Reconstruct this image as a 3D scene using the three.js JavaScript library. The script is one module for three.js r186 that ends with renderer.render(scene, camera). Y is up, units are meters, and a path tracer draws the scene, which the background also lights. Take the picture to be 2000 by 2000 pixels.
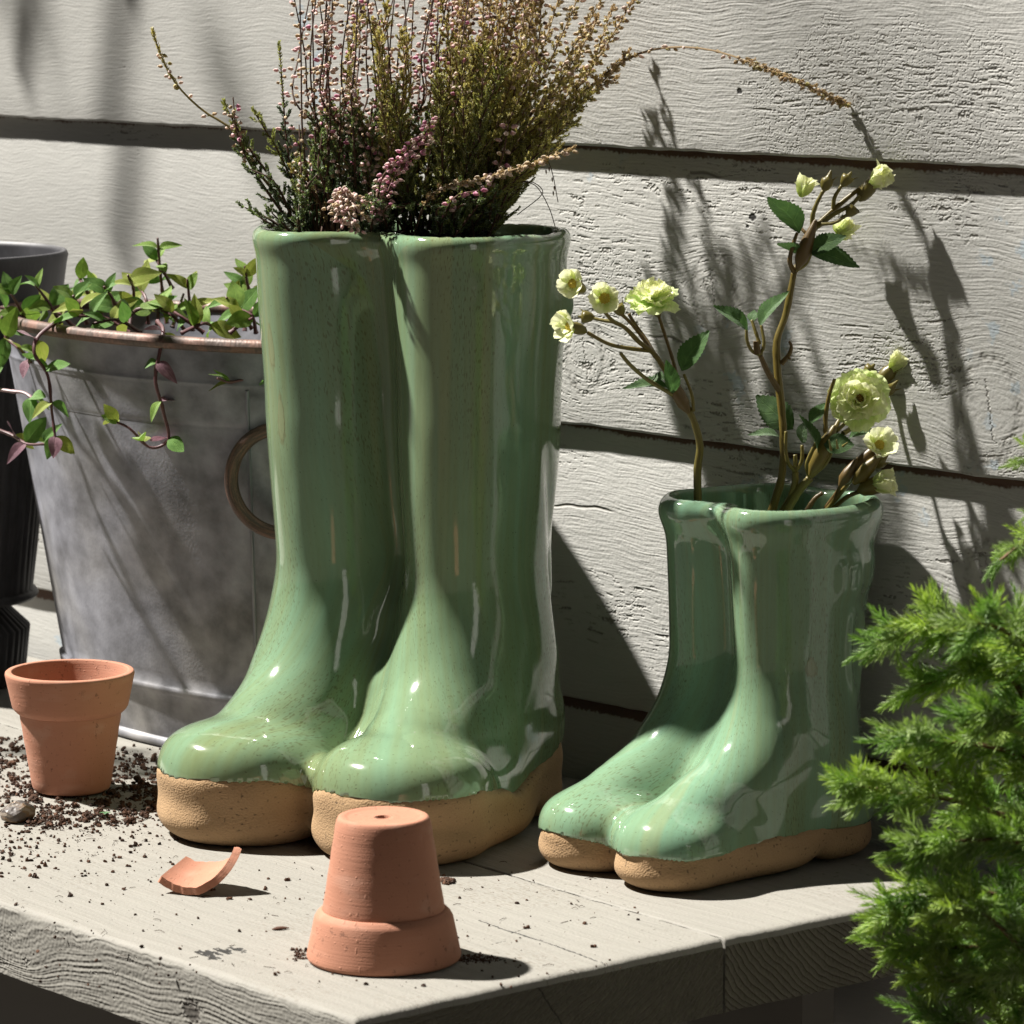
import * as THREE from 'three';
import { mergeGeometries } from 'three/addons/utils/BufferGeometryUtils.js';

// ---------- camera, sky, sun, exposure ----------
const V = (x, y, z) => new THREE.Vector3(x, y, z);
const scene = new THREE.Scene();
const camera = new THREE.PerspectiveCamera(15.11, 1, 0.05, 200);
camera.position.set(0, 0.97, 2.4);
camera.rotation.x = -8.1 * Math.PI / 180;
camera.updateMatrixWorld(true);
camera.focus = 2.31;
camera.userData.fStop = 21;
scene.add(camera);
const renderer = new THREE.WebGLRenderer({ antialias: true });
renderer.setSize(1024, 1024);
renderer.toneMapping = THREE.LinearToneMapping;
renderer.toneMappingExposure = 2.45;
renderer.shadowMap.enabled = true;
const SUN_AZ = 111 * Math.PI / 180, SUN_EL = 53 * Math.PI / 180;
const SUN = V(-Math.sin(SUN_AZ) * Math.cos(SUN_EL), Math.sin(SUN_EL), Math.cos(SUN_AZ) * Math.cos(SUN_EL));
const sun = new THREE.DirectionalLight(new THREE.Color().setRGB(1.0, 0.96, 0.895), 5);
sun.position.copy(SUN).multiplyScalar(4).add(V(0, 0.6, 0));
sun.target.position.set(0, 0.6, 0);
sun.castShadow = true;
sun.shadow.mapSize.set(4096, 4096);
Object.assign(sun.shadow.camera, { left: -1.5, right: 1.5, top: 1.5, bottom: -1.5, near: 0.5, far: 9 });
sun.shadow.radius = 3.4;
scene.add(sun, sun.target);
{
  const w = 256, h = 128, d = new Float32Array(w * h * 4);
  for (let y = 0; y < h; y++) for (let x = 0; x < w; x++) {
    const el = ((y + 0.5) / h - 0.5) * Math.PI, t = Math.max(0, Math.sin(el)), k = Math.pow(1 - t, 3), i = (y * w + x) * 4;
    d[i] = 0.17 + 0.33 * k; d[i + 1] = 0.25 + 0.29 * k; d[i + 2] = 0.40 + 0.19 * k; d[i + 3] = 1;
  }
  const t = new THREE.DataTexture(d, w, h, THREE.RGBAFormat, THREE.FloatType);
  t.mapping = THREE.EquirectangularReflectionMapping; t.magFilter = THREE.LinearFilter; t.needsUpdate = true;
  scene.background = t; scene.environment = t;
  scene.backgroundIntensity = 0.02; scene.environmentIntensity = 0.02;
}

// ---------- helpers ----------
const TABLE = 0.45, F = 7540, RAD = Math.PI / 180;
function ray(u, v) { return V((u - 1000) / F, -(v - 1000) / F, -1).applyQuaternion(camera.quaternion); }
function onY(u, v, y = TABLE) { const d = ray(u, v); return camera.position.clone().addScaledVector(d, (y - camera.position.y) / d.y); }
function onZ(u, v, z) { const d = ray(u, v); return camera.position.clone().addScaledVector(d, (z - camera.position.z) / d.z); }
let seed = 1;
function rnd() { seed = (seed + 0x6D2B79F5) | 0; let t = Math.imul(seed ^ (seed >>> 15), 1 | seed); t = (t + Math.imul(t ^ (t >>> 7), 61 | t)) ^ t; return ((t ^ (t >>> 14)) >>> 0) / 4294967296; }
const rr = (a, b) => a + (b - a) * rnd();
const gauss = () => (rnd() + rnd() + rnd() + rnd() - 2) * 1.0;
const clamp = (x, a = 0, b = 1) => x < a ? a : x > b ? b : x;
const sstep = (a, b, x) => { const t = clamp((x - a) / (b - a)); return t * t * (3 - 2 * t); };
const mix = (a, b, t) => a + (b - a) * t;
const PERM = new Uint8Array(512);
{ seed = 77; const p = [...Array(256).keys()]; for (let i = 255; i > 0; i--) { const j = Math.floor(rnd() * (i + 1)); [p[i], p[j]] = [p[j], p[i]]; } for (let i = 0; i < 512; i++) PERM[i] = p[i & 255]; }
const G2 = []; for (let i = 0; i < 256; i++) { const a = i / 256 * Math.PI * 2; G2.push(Math.cos(a), Math.sin(a)); }
function n2(x, y) { // gradient noise, about -1..1
  const xf = Math.floor(x), yf = Math.floor(y), X = xf & 255, Y = yf & 255; x -= xf; y -= yf;
  const u = x * x * x * (x * (x * 6 - 15) + 10), v = y * y * y * (y * (y * 6 - 15) + 10);
  const a = PERM[PERM[X] + Y] * 2, b = PERM[PERM[X + 1] + Y] * 2, c = PERM[PERM[X] + Y + 1] * 2, d = PERM[PERM[X + 1] + Y + 1] * 2;
  const p = G2[a] * x + G2[a + 1] * y, q = G2[b] * (x - 1) + G2[b + 1] * y, r = G2[c] * x + G2[c + 1] * (y - 1), s = G2[d] * (x - 1) + G2[d + 1] * (y - 1);
  return 1.5 * (p + (q - p) * u + (r - p) * v + (p - q - r + s) * u * v);
}
function n3(x, y, z) { // value noise -1..1
  const xf = Math.floor(x), yf = Math.floor(y), zf = Math.floor(z); x -= xf; y -= yf; z -= zf;
  x = x * x * (3 - 2 * x); y = y * y * (3 - 2 * y); z = z * z * (3 - 2 * z);
  const h = (i, j, k) => PERM[PERM[PERM[(xf + i) & 255] + ((yf + j) & 255)] + ((zf + k) & 255)] / 127.5 - 1;
  return mix(mix(mix(h(0, 0, 0), h(1, 0, 0), x), mix(h(0, 1, 0), h(1, 1, 0), x), y), mix(mix(h(0, 0, 1), h(1, 0, 1), x), mix(h(0, 1, 1), h(1, 1, 1), x), y), z);
}
const fbm = (x, y, o = 4) => { let s = 0, a = 0.5; for (let i = 0; i < o; i++) { s += a * n2(x, y); x = x * 2.03 + 17.3; y = y * 2.03 + 5.1; a *= 0.5; } return s; };
// textures: fn(u, v, out) fills out[0..2] with a linear colour (maps) or out[0] with a height 0..1 (bumps)
const toS = (c) => { c = clamp(c); return 255 * (c <= 0.0031308 ? c * 12.92 : 1.055 * Math.pow(c, 1 / 2.4) - 0.055); };
const LUT = new Uint8Array(4097); for (let i = 0; i <= 4096; i++) LUT[i] = Math.round(toS(i / 4096));
function dataTex(w, h, arr, srgb, wrapS = THREE.RepeatWrapping, wrapT = wrapS) {
  const t = new THREE.DataTexture(arr, w, h, THREE.RGBAFormat);
  t.magFilter = THREE.LinearFilter; t.minFilter = THREE.LinearMipmapLinearFilter; t.generateMipmaps = true; t.wrapS = wrapS; t.wrapT = wrapT;
  if (srgb) t.colorSpace = THREE.SRGBColorSpace;
  t.needsUpdate = true; return t;
}
// one pass: fn(u, v, o) -> o = [r, g, b linear, height 0..1, roughness 0..1]
function paint(w, h, fn, wrap = THREE.MirroredRepeatWrapping) {
  const C = new Uint8Array(w * h * 4), B = new Float32Array(w * h * 4), o = [0, 0, 0, 0.5];
  for (let y = 0; y < h; y++) for (let x = 0; x < w; x++) {
    fn((x + 0.5) / w, (y + 0.5) / h, o);
    const i = (y * w + x) * 4;
    for (let c = 0; c < 3; c++) C[i + c] = LUT[Math.round(clamp(o[c]) * 4096)];
    C[i + 3] = 255; B[i] = B[i + 1] = B[i + 2] = o[3]; B[i + 3] = 1;
  }
  const b = new THREE.DataTexture(B, w, h, THREE.RGBAFormat, THREE.FloatType);
  b.magFilter = THREE.LinearFilter; b.wrapS = b.wrapT = wrap; b.needsUpdate = true;
  return { map: dataTex(w, h, C, true, wrap), bump: b };
}
// naming and placing
const used = {};
function numbered(n) { const k = used[n] = (used[n] ?? -1) + 1; return k ? n + '_' + String(k).padStart(3, '0') : n; }
function shadow(o) { o.castShadow = true; o.receiveShadow = true; return o; }
function thing(name, label, category, pos, group) {
  const o = new THREE.Group(); o.name = numbered(name); o.position.copy(pos); o.userData = { label, category };
  if (group) o.userData.group = group;
  scene.add(o); return o;
}
function part(name, geo, mat, parent, label) {
  const m = shadow(new THREE.Mesh(geo, mat)); m.name = name; parent.add(m);
  if (label) m.userData.label = label;
  return m;
}
function single(name, geo, mat, label, category, kind) {
  const m = shadow(new THREE.Mesh(geo, mat)); m.name = numbered(name); m.userData = label ? { label, category } : {};
  if (kind) m.userData.kind = kind;
  scene.add(m); return m;
}
class GB { // geometry builder with optional vertex colours
  constructor() { this.p = []; this.c = []; this.i = []; this.t = []; }
  v(x, y, z, c, u = 0, w = 0) { this.p.push(x, y, z); if (c) this.c.push(c[0], c[1], c[2]); this.t.push(u, w); return this.p.length / 3 - 1; }
  f(a, b, c) { this.i.push(a, b, c); }
  q(a, b, c, d) { this.i.push(a, b, c, a, c, d); }
  get empty() { return !this.i.length; }
  geo(smooth = true) {
    const g = new THREE.BufferGeometry();
    g.setAttribute('position', new THREE.Float32BufferAttribute(this.p, 3));
    g.setAttribute('uv', new THREE.Float32BufferAttribute(this.t, 2));
    if (this.c.length) g.setAttribute('color', new THREE.Float32BufferAttribute(this.c, 3));
    g.setIndex(this.i); g.computeVertexNormals(); return g;
  }
}
function tube(b, pts, rad, sides = 6, col, cap = true) { // pts Vector3[], rad(t)
  const n = pts.length, T = V(0, 0, 0), N = V(0, 0, 0), Bn = V(0, 0, 0); let prev = null, L = 0;
  for (let i = 0; i < n; i++) {
    T.subVectors(pts[Math.min(i + 1, n - 1)], pts[Math.max(i - 1, 0)]).normalize();
    if (!prev) N.set(0.3, 0.1, 1); else N.copy(prev);
    N.addScaledVector(T, -N.dot(T)); if (N.lengthSq() < 1e-8) N.set(1, 0, 0).addScaledVector(T, -T.x); N.normalize(); prev = N.clone(); Bn.crossVectors(T, N);
    const r = rad(i / (n - 1)); if (i) L += pts[i].distanceTo(pts[i - 1]);
    for (let k = 0; k <= sides; k++) {
      const a = k / sides * Math.PI * 2, x = Math.cos(a) * r, y = Math.sin(a) * r;
      b.v(pts[i].x + N.x * x + Bn.x * y, pts[i].y + N.y * x + Bn.y * y, pts[i].z + N.z * x + Bn.z * y, typeof col === 'function' ? col(i / (n - 1)) : col, k / sides * 0.02, L);
    }
  }
  const s = sides + 1, base = b.p.length / 3 - n * s;
  for (let i = 0; i < n - 1; i++) for (let k = 0; k < sides; k++) b.q(base + i * s + k, base + i * s + k + 1, base + (i + 1) * s + k + 1, base + (i + 1) * s + k);
  if (cap) { const e = pts[n - 1], c = b.v(e.x, e.y, e.z, typeof col === 'function' ? col(1) : col); for (let k = 0; k < sides; k++) b.f(base + (n - 1) * s + k, base + (n - 1) * s + k + 1, c); }
}
const curve = (pts, n = 16) => new THREE.CatmullRomCurve3(pts, false, 'centripetal').getPoints(n);
const ALBEDO = 0.77; // brings the opaque colours below down to their real values
const dim = (m) => { if (!m.transmission) m.color.multiplyScalar(ALBEDO); return m; };
const std = (o) => dim(new THREE.MeshStandardMaterial({ side: THREE.DoubleSide, ...o }));
const phys = (o) => dim(new THREE.MeshPhysicalMaterial({ side: THREE.DoubleSide, ...o }));

// ---------- the wall ----------
const WE = V(0.676, 0, 0.737), WN = V(-0.737, 0, 0.676);         // along the boards (to the right and nearer), out of the wall
const WP = onY(1114, 1508).addScaledVector(WN, -0.008);           // foot of the wall at bench height
function onWall(u, v, off = 0) { const d = ray(u, v), o = WP.clone().addScaledVector(WN, off).sub(camera.position); return camera.position.clone().addScaledVector(d, o.dot(WN) / d.dot(WN)); }
const wallT = (p) => p.clone().sub(WP).dot(WE);
const T0 = -0.78, T1 = 0.46;                                       // the stretch that shows
const BOARD_H = 0.178;
// knots, in metres along the board and up from its lower edge
function boardTexture(s, knots, opt) {
  const W = 2048, H = 384, len = T1 - T0, hh = 0.2;
  return paint(W, H, (u, v, o) => {
    let x = T0 + u * len, y = v * hh;
    let wx = x, wy = y, ring = 0, nearKnot = 0, core = 0;
    for (const [kx, ky, kr, tilt] of knots) {
      const dx = (x - kx), dy = (y - ky) * 0.8 + dx * (tilt || 0), d = Math.sqrt(dx * dx * 0.8 + dy * dy * 0.7) / kr;
      const e = Math.exp(-d * d * 0.33);
      wy += Math.sign(dy + 1e-6) * -e * kr * 0.9 * (1 - Math.exp(-Math.abs(dy) / kr * 3));
      nearKnot = Math.max(nearKnot, e);
      if (d < 1.35) { core = Math.max(core, sstep(1.25, 0.9, d)); ring = Math.max(ring, Math.exp(-Math.pow((d - 1.08 + 0.14 * n2(x * 300 + s, y * 300)) / 0.14, 2))); ring *= 0.55 + 0.6 * sstep(-0.3, 0.4, n2(x * 120 + s, y * 120)); if (Math.abs(dx + dy * 0.3 + 0.0011 * n2(y * 500, s)) < 0.0006 && d < 0.7) ring = 1; }
    }
    wy += 0.006 * n2(x * 7 + s, y * 9) + 0.002 * n2(x * 30 + s, y * 40);
    const rough = clamp(opt.rough(x, y) - 0.16 + 0.75 * n2(x * 8 + s * 3, y * 14) + 0.25 * n2(x * 30, y * 40 + s));
    const g1 = n2(x * 34 + s, wy * 420), g2 = n2(x * 70 + s * 2, wy * 900), g3 = n2(x * 12, wy * 130 + s);
    const fuzz = n2(x * 420 + s, y * 520), fuzz2 = n2(x * 900, y * 1100 + s);
    // grain ridges, then short fissures that follow the grain
    const sm = opt.smooth(x); let h = 0.62 + sm * (0.035 * g1 + 0.065 * g2 + 0.02 * g3 + 0.05 * n2(x * 22 + s, wy * 1250) + 0.038 * fuzz + 0.035 * fuzz2);
    const saw = n2(x * 620 + n2(x * 40, y * 40) * 2, y * 60 + s) * 0.014; h += saw * sm;
    const f1 = n2(x * 75 + s * 5 + 0.6 * fuzz, wy * 330), f2 = n2(x * 150 + s * 7 + 0.5 * fuzz, wy * 520);
    let crack = sstep(0.52, 0.8, f1 + 0.25 * rough - 0.12) * sstep(0.25, 0.75, rough) + 0.7 * sstep(0.45, 0.75, f2 + 0.3 * rough - 0.15) * sstep(0.3, 0.85, rough);
    // crazing of the paint, small cells
    const cz = Math.abs(n2(x * 260 + s * 11, y * 260)) + 0.25 * Math.abs(fuzz);
    crack = Math.max(crack, 0.75 * sstep(0.12, 0.03, cz) * sstep(0.62, 0.95, rough + opt.craze(x, y)));
    // long shallow checks
    const ck = Math.abs(wy - opt.check(x) - 0.0012 * n2(x * 60 + s, 3)); crack = Math.max(crack, sstep(0.0011, 0.0003, ck) * sstep(0.0, 0.35, n2(x * 14 + s, 9)));
    crack = clamp(Math.max(crack, ring * 0.8 * (0.6 + 0.5 * fuzz)));
    h -= 0.42 * crack; h += 0.07 * core;
    // nail holes
    let hole = 0; for (const [nx, ny, nr] of opt.holes) { const d = Math.hypot((x - nx) * 0.75, y - ny) / nr + 0.25 * fuzz; hole = Math.max(hole, sstep(1.1, 0.75, d)); }
    h -= 0.5 * hole;
    const tone = 1 + 0.06 * fbm(x * 14 + s, y * 26, 4) + 0.025 * g3 + 0.02 * g2;
    let r = 0.55 * tone, g = 0.545 * tone, b = 0.515 * tone;
    const blue = sstep(0.42, 0.6, n2(x * 55 + s * 3, y * 60) + 0.3 * n2(x * 300, y * 380)) * sstep(0.25, 0.5, n2(x * 7 + s * 9, y * 8 + 4));
    r = mix(r, 0.42, blue * 0.6); g = mix(g, 0.52, blue * 0.6); b = mix(b, 0.60, blue * 0.6);
    const dirt = crack * 0.68; r = mix(r, 0.12, dirt); g = mix(g, 0.105, dirt); b = mix(b, 0.08, dirt);
    r = mix(r, 0.02, hole); g = mix(g, 0.018, hole); b = mix(b, 0.015, hole);
    // bare wood along the top where the paint never reached under the lap
    const bare = sstep(opt.bare(x) + 0.0012 * fuzz - 0.001, opt.bare(x) + 0.0012 * fuzz + 0.0008, y);
    r = mix(r, 0.13, bare); g = mix(g, 0.07, bare); b = mix(b, 0.045, bare);
    o[0] = r; o[1] = g; o[2] = b; o[3] = clamp(h);
  });
}
const wall = thing('siding_wall', 'pale grey painted wall of overlapping weathered wooden boards behind the bench', 'wall', WP.clone().setY(0));
{
  const hole = (u, v, i, r) => { const p = onWall(u, v); return [wallT(p), p.y - (TABLE + 0.049 + BOARD_H * i), r]; };
  const knot = (u, v, i, r, tl) => { const p = onWall(u, v); return [wallT(p), p.y - (TABLE + 0.049 + BOARD_H * i), r, tl]; };
  const roughR = (x, y) => 0.18 + 0.55 * sstep(-0.05, 0.3, x);
  const sets = [
    { i: -1, knots: [[-0.2, 0.1, 0.012]], rough: () => 0.5, craze: () => 0 },
    { i: 0, knots: [knot(1940, 1130, 0, 0.014)], rough: (x, y) => 0.55, craze: () => 0 },
    { i: 1, knots: [knot(1160, 700, 1, 0.0135), knot(1405, 570, 1, 0.0145), knot(1950, 800, 1, 0.018)], rough: (x, y) => 0.1 + 0.58 * sstep(-0.14, 0.04, x), craze: (x, y) => 0.1 * sstep(0.2, 0.3, x), holes: [hole(1477, 424, 1, 0.0022), hole(1468, 442, 1, 0.0009)] },
    { i: 2, knots: [[0.36, 0.15, 0.012]], rough: (x) => 0.05 + 0.5 * sstep(-0.05, 0.22, x), craze: (x) => 0.45 * sstep(0.1, 0.22, x), holes: [hole(1462, 178, 2, 0.0017)] },
    { i: 3, knots: [], rough: () => 0.3, craze: () => 0 },
  ];
  for (const q of sets) {
    seed = 900 + q.i;
    const c0 = rr(0.05, 0.13), c1 = rr(0.1, 0.18);
    const opt = { smooth: (x) => 0.45 + 0.55 * sstep(-0.25, 0.15, x), rough: q.rough, craze: q.craze, holes: q.holes || [], check: (x) => c0 + 0.006 * Math.sin(x * 5 + q.i) + (x > 0.1 ? c1 - c0 : 0), bare: (x) => 0.1775 - (q.i === -1 ? 0.007 : 0.0005 + 0.0035 * sstep(-0.15, 0.2, x) + 0.002 * n2(x * 30, q.i)) };
    const t = q.i === 3 ? null : boardTexture(13.7 * (q.i + 2), q.knots, opt);
    const mat = std({ roughness: 0.72, color: t ? 0xffffff : new THREE.Color().setRGB(0.64, 0.625, 0.585) });
    if (t) { mat.map = t.map; mat.bumpMap = t.bump; mat.bumpScale = 0.0022; }
    // profile: (out of the wall, up from the lower edge); the face leans back a little towards the top
    const prof = [[0.0, 0.001], [0.0060, 0.0], [0.0078, 0.0006], [0.0087, 0.002], [0.0085, 0.02], [0.0050, 0.1], [0.0012, BOARD_H + 0.008], [-0.012, BOARD_H + 0.008], [-0.012, 0.001]];
    const b = new GB(), n = 220, A = -1.5, Z = 1.0, y0 = TABLE + 0.049 + BOARD_H * q.i;
    for (let s = 0; s < n; s++) {
      const x = A + (Z - A) * s / (n - 1), wob = 0.0008 * n2(x * 25, q.i * 9) + 0.0006 * n2(x * 90, q.i * 5) + 0.0004 * n2(x * 260, q.i), out = 0.0005 * n2(x * 6, q.i * 3 + 40);
      for (const [o, y] of prof) {
        const low = y < 0.02 ? wob : 0, p = WE.clone().multiplyScalar(x).addScaledVector(WN, o + (o > 0 ? out : 0)); p.y = y0 + y + low;
        b.v(p.x, p.y, p.z, null, (x - T0) / (T1 - T0), Math.max(y, 0) / 0.2);
      }
    }
    const m = prof.length;
    for (let s = 0; s < n - 1; s++) for (let k = 0; k < m - 1; k++) b.q(s * m + k, (s + 1) * m + k, (s + 1) * m + k + 1, s * m + k + 1);
    part('siding_board', b.geo(), mat, wall);
  }
  // plain boards below, in the dark under the bench
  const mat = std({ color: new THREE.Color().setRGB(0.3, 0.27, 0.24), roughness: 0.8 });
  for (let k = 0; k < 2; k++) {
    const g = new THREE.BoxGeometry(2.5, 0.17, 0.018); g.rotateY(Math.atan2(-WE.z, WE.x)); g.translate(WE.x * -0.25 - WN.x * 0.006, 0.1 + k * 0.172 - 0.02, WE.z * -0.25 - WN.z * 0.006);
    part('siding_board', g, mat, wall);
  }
}
// ---------- the ground ----------
{
  const t = paint(512, 512, (u, v, o) => { const n = n2(u * 60, v * 60), m = n2(u * 160, v * 160); o[0] = 0.05 + 0.015 * n + 0.015 * m; o[1] = 0.042 + 0.012 * n + 0.015 * m; o[2] = 0.034 + 0.01 * n + 0.012 * m; o[3] = 0.5 + 0.25 * n + 0.25 * m; });
  t.map.repeat.set(60, 60); t.bump.repeat.set(60, 60);
  const g = new THREE.PlaneGeometry(60, 60); g.rotateX(-Math.PI / 2);
  const m = single('ground', g, std({ map: t.map, bumpMap: t.bump, bumpScale: 0.01, roughness: 0.95 }), null, null, 'structure');
}
// ---------- the bench ----------
const BENCH_T = 0.041;
const B_DIR = V(0.64, 0, 0.768), B_ACR = V(0.768, 0, -0.64);
const B_CORNER = onY(692, 1991), B_SEAM = onY(1415, 1833), B_BACK = V(0.293, TABLE, 0.236);
const bs = (p) => [-p.clone().sub(B_CORNER).dot(B_DIR), p.clone().sub(B_CORNER).dot(B_ACR)];
const bpx = (u, v) => bs(onY(u, v));
const bench = thing('garden_bench', 'grey painted bench of two thick weathered planks carrying the boots and pots', 'bench', V(0, 0, 0));
{
  const TL = 0.85, TW = 0.52;
  function topTexture(s, c0, c1, opt) {
    const W = 2048, H = 640, r0 = c0 - 0.01, r1 = c1 + 0.01;
    return { r0, r1, ...paint(W, H, (u, v, o) => {
      const x = u * TL, y = r0 + v * (r1 - r0);
      const wy = y + 0.012 * n2(x * 3 + s, y * 5) + 0.003 * n2(x * 14, y * 18 + s);
      const fuzz = n2(x * 500 + s, y * 600), f2 = n2(x * 1000, y * 1100 + s);
      const g1 = n2(x * 16 + s, wy * 260), g2 = n2(x * 40, wy * 620 + s), ring = Math.sin(wy * 520 + 3 * n2(x * 4, wy * 30 + s));
      let h = 0.62 + 0.07 * g1 + 0.06 * g2 + 0.04 * ring + 0.045 * fuzz + 0.03 * f2;
      const wear = sstep(0.0, 0.6, fbm(x * 9 + s, y * 14, 4) + opt.wear(x, y));
      const tone = 1 + 0.05 * fbm(x * 11 + s, y * 16, 4) + 0.025 * g2 + 0.02 * ring;
      let r = 0.305 * tone, g = 0.29 * tone, b = 0.255 * tone;
      // worn patches where the brown grain shows as fine dashes, specks of dirt
      const dash = sstep(0.18, 0.55, n2(x * 190 + s, wy * 900) + 0.3 * fuzz) * wear;
      r = mix(r, 0.17, 0.6 * dash); g = mix(g, 0.135, 0.6 * dash); b = mix(b, 0.1, 0.6 * dash);
      const speck = sstep(0.62, 0.8, n2(x * 330 + 9 * s, y * 330)) * sstep(-0.2, 0.5, n2(x * 13 + s * 2, y * 13));
      r = mix(r, 0.05, 0.75 * speck); g = mix(g, 0.034, 0.75 * speck); b = mix(b, 0.022, 0.75 * speck);
      let cr = 0;
      for (const [ax, ay, bx, by, wd] of opt.cracks) {
        const dx = bx - ax, dy = by - ay, L2 = dx * dx + dy * dy, t = clamp(((x - ax) * dx + (y - ay) * dy) / L2);
        const d = Math.hypot(x - ax - dx * t, y - ay - dy * t + 0.0022 * n2(x * 45 + s, 2) * Math.sin(t * 3.14) + 0.0007 * n2(x * 260, y * 260));
        cr = Math.max(cr, sstep(wd * (0.35 + 0.65 * Math.sin(t * 3.14)), 0.2 * wd, d + 0.0003 * fuzz));
      }
      for (const [kx, ky, kr, st] of opt.gouges) {
        const d = Math.hypot((x - kx) / st, y - ky) / kr + 0.75 * n2(x * 210 + s, y * 420) + 0.3 * n2(x * 500, y * 900); cr = Math.max(cr, sstep(1, 0.82, d));
      }
      h -= 0.45 * cr; r = mix(r, 0.008, cr * 0.97); g = mix(g, 0.007, cr * 0.97); b = mix(b, 0.006, cr * 0.97);
      o[0] = r; o[1] = g; o[2] = b; o[3] = clamp(h);
    }) };
  }
  function sideTexture(s) {
    return paint(2048, 160, (u, v, o) => {
      const x = u * TL, y = v * 0.05;
      let wy = y + 0.010 * n2(x * 4 + s, y * 9) + 0.0025 * n2(x * 20, y * 40 + s) + 0.02 * x;
      const kn = Math.exp(-(Math.pow((x - 0.31) / 0.05, 2) + Math.pow((y - 0.022) / 0.02, 2)));
      wy += 0.014 * kn;
      const ring = Math.sin(wy * 2300 + 2.5 * n2(x * 8 + s, wy * 60)), fuzz = n2(x * 420, y * 520 + s), rag = sstep(0.2, 0.5, x + 0.12 * n2(x * 20, y * 60));
      let h = 0.5 + 0.045 * ring * (0.6 + 0.8 * n2(x * 7, y * 30 + s)) + 0.08 * n2(x * 30, wy * 700) + 0.1 * fuzz * (0.5 + rag);
      const crack = sstep(0.5, 0.75, n2(x * 70 + s, y * 150) + 0.35 * fuzz - 0.25 + 0.4 * rag) * 0.8; h -= 0.4 * crack;
      const spot = sstep(0.008, 0.004, Math.hypot((x - 0.137) * 0.8, y - 0.02) + 0.002 * fuzz + 0.002 * n2(x * 200, y * 200));
      h -= 0.3 * spot;
      const tone = 1 + 0.02 * ring + 0.05 * fbm(x * 20, y * 40 + s, 3);
      let r = 0.31 * tone, g = 0.297 * tone, b = 0.262 * tone; const d = Math.max(crack * 0.6, spot * 0.85);
      o[0] = mix(r, 0.06, d); o[1] = mix(g, 0.05, d); o[2] = mix(b, 0.04, d); o[3] = clamp(h);
    });
  }
  function endTexture(s, cx, cy, freq) {
    return paint(1024, 176, (u, v, o) => {
      const x = u * 0.27, y = v * 0.046, d = Math.hypot((x - cx) * 1.0, (y - cy) * 1.25) + 0.003 * n2(x * 28 + s, y * 40) + 0.0007 * n2(x * 140, y * 160);
      const ph = d * freq + 1.2 * n2(x * 9, y * 12 + s), f = ph - Math.floor(ph), ridge = Math.pow(f, 2.2) * (1 - sstep(0.9, 1, f));
      const fuzz = n2(x * 700 + s, y * 700), fuzz2 = n2(x * 300, y * 300 + s);
      let crack = 0; const cl = x - 0.115 - (0.046 - y) * 0.75 - 0.0012 * n2(y * 200, s); if (s < 2) crack = sstep(0.0007, 0.0002, Math.abs(cl));
      const h = 0.25 + 0.62 * ridge + 0.09 * fuzz + 0.06 * fuzz2 - 0.3 * crack;
      const tone = (0.62 + 0.5 * ridge) * (1 + 0.06 * fuzz + 0.1 * fbm(x * 30, y * 50 + s, 3));
      o[0] = 0.215 * tone * (1 - 0.7 * crack); o[1] = 0.195 * tone * (1 - 0.7 * crack); o[2] = 0.145 * tone * (1 - 0.7 * crack); o[3] = clamp(h);
    });
  }
  function plank(A, Bp, dA, dB, top, side, end, sd, eA, eB) {
    const b = new GB(), L = 1.5, rings = [], uv1 = [];
    const S = [0, 0.0007, 0.002, 0.0042]; for (let s = 0.009; s < L; s *= 1.0, s += s < 0.9 ? 0.006 : 0.05) S.push(s);
    const R = 0.0045, nTop = 24, prof = [];
    prof.push([0, -BENCH_T, 1], [0, -BENCH_T * 0.66, 1], [0, -BENCH_T * 0.33, 1], [0, -R, 1], [0.13, -R * 0.5, 1], [0.5, -R * 0.13, 0]);
    for (let k = 0; k <= nTop; k++) prof.push([1, 0, 0, k / nTop]);
    prof.push([-0.5, -R * 0.13, 0], [-0.13, -R * 0.5, 2], [0, -R, 2, 2], [0, -BENCH_T, 2, 2]);
    const P = V(0, 0, 0), a = V(0, 0, 0), c = V(0, 0, 0);
    for (let si = 0; si < S.length; si++) {
      const s = S[si], e = s < R ? 1 - Math.sqrt(Math.max(0, 1 - Math.pow(1 - s / R, 2))) : 0;
      a.copy(A).addScaledVector(dA, -s); c.copy(Bp).addScaledVector(dB, -s);
      const rwA = eA * R * (1 + 0.5 * n2(s * 30, sd) + 0.35 * n2(s * 110, sd + 5)), rwB = rwA / eA * eB; const ac = c.clone().sub(a), Wd = ac.length(); ac.normalize();
      prof.forEach(([o, y, kind, fr], k) => {
        let off; const rw = (k < 6 ? eA : kind === 0 && fr !== undefined ? (fr < 0.5 ? eA : eB) : eB) * R * (1 + 0.5 * n2(s * 30, sd) + 0.35 * n2(s * 110, sd + 5));
        if (kind === 0 && fr !== undefined) off = rwA + (Wd - rwA - rwB) * fr; else if (o > 0 || k < 6) off = rw * Math.abs(o); else off = Wd - rw * Math.abs(o);
        if (k < 4) off = 0; if (k >= prof.length - 2) off = Wd;
        let yy = y * (y > -R * 1.01 ? (rw / R) : 1); const lowered = y > -R * 1.01 ? -e * R * 1.0 + Math.max(0, e * R + yy < 0 ? 0 : 0) : 0;
        yy = Math.min(yy, y > -R * 1.01 ? yy + lowered : yy);
        const endw = si < 4 ? 0.0009 * n2(off * 60, sd + 9) + 0.0005 * n2(off * 240 + y * 100, sd) : 0;
        const face = k < 4 ? 0.0006 * n2(s * 40, y * 60 + sd) : 0;
        P.copy(a).addScaledVector(ac, off + face).addScaledVector(dA, endw);
        const q = bs(P);
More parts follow.
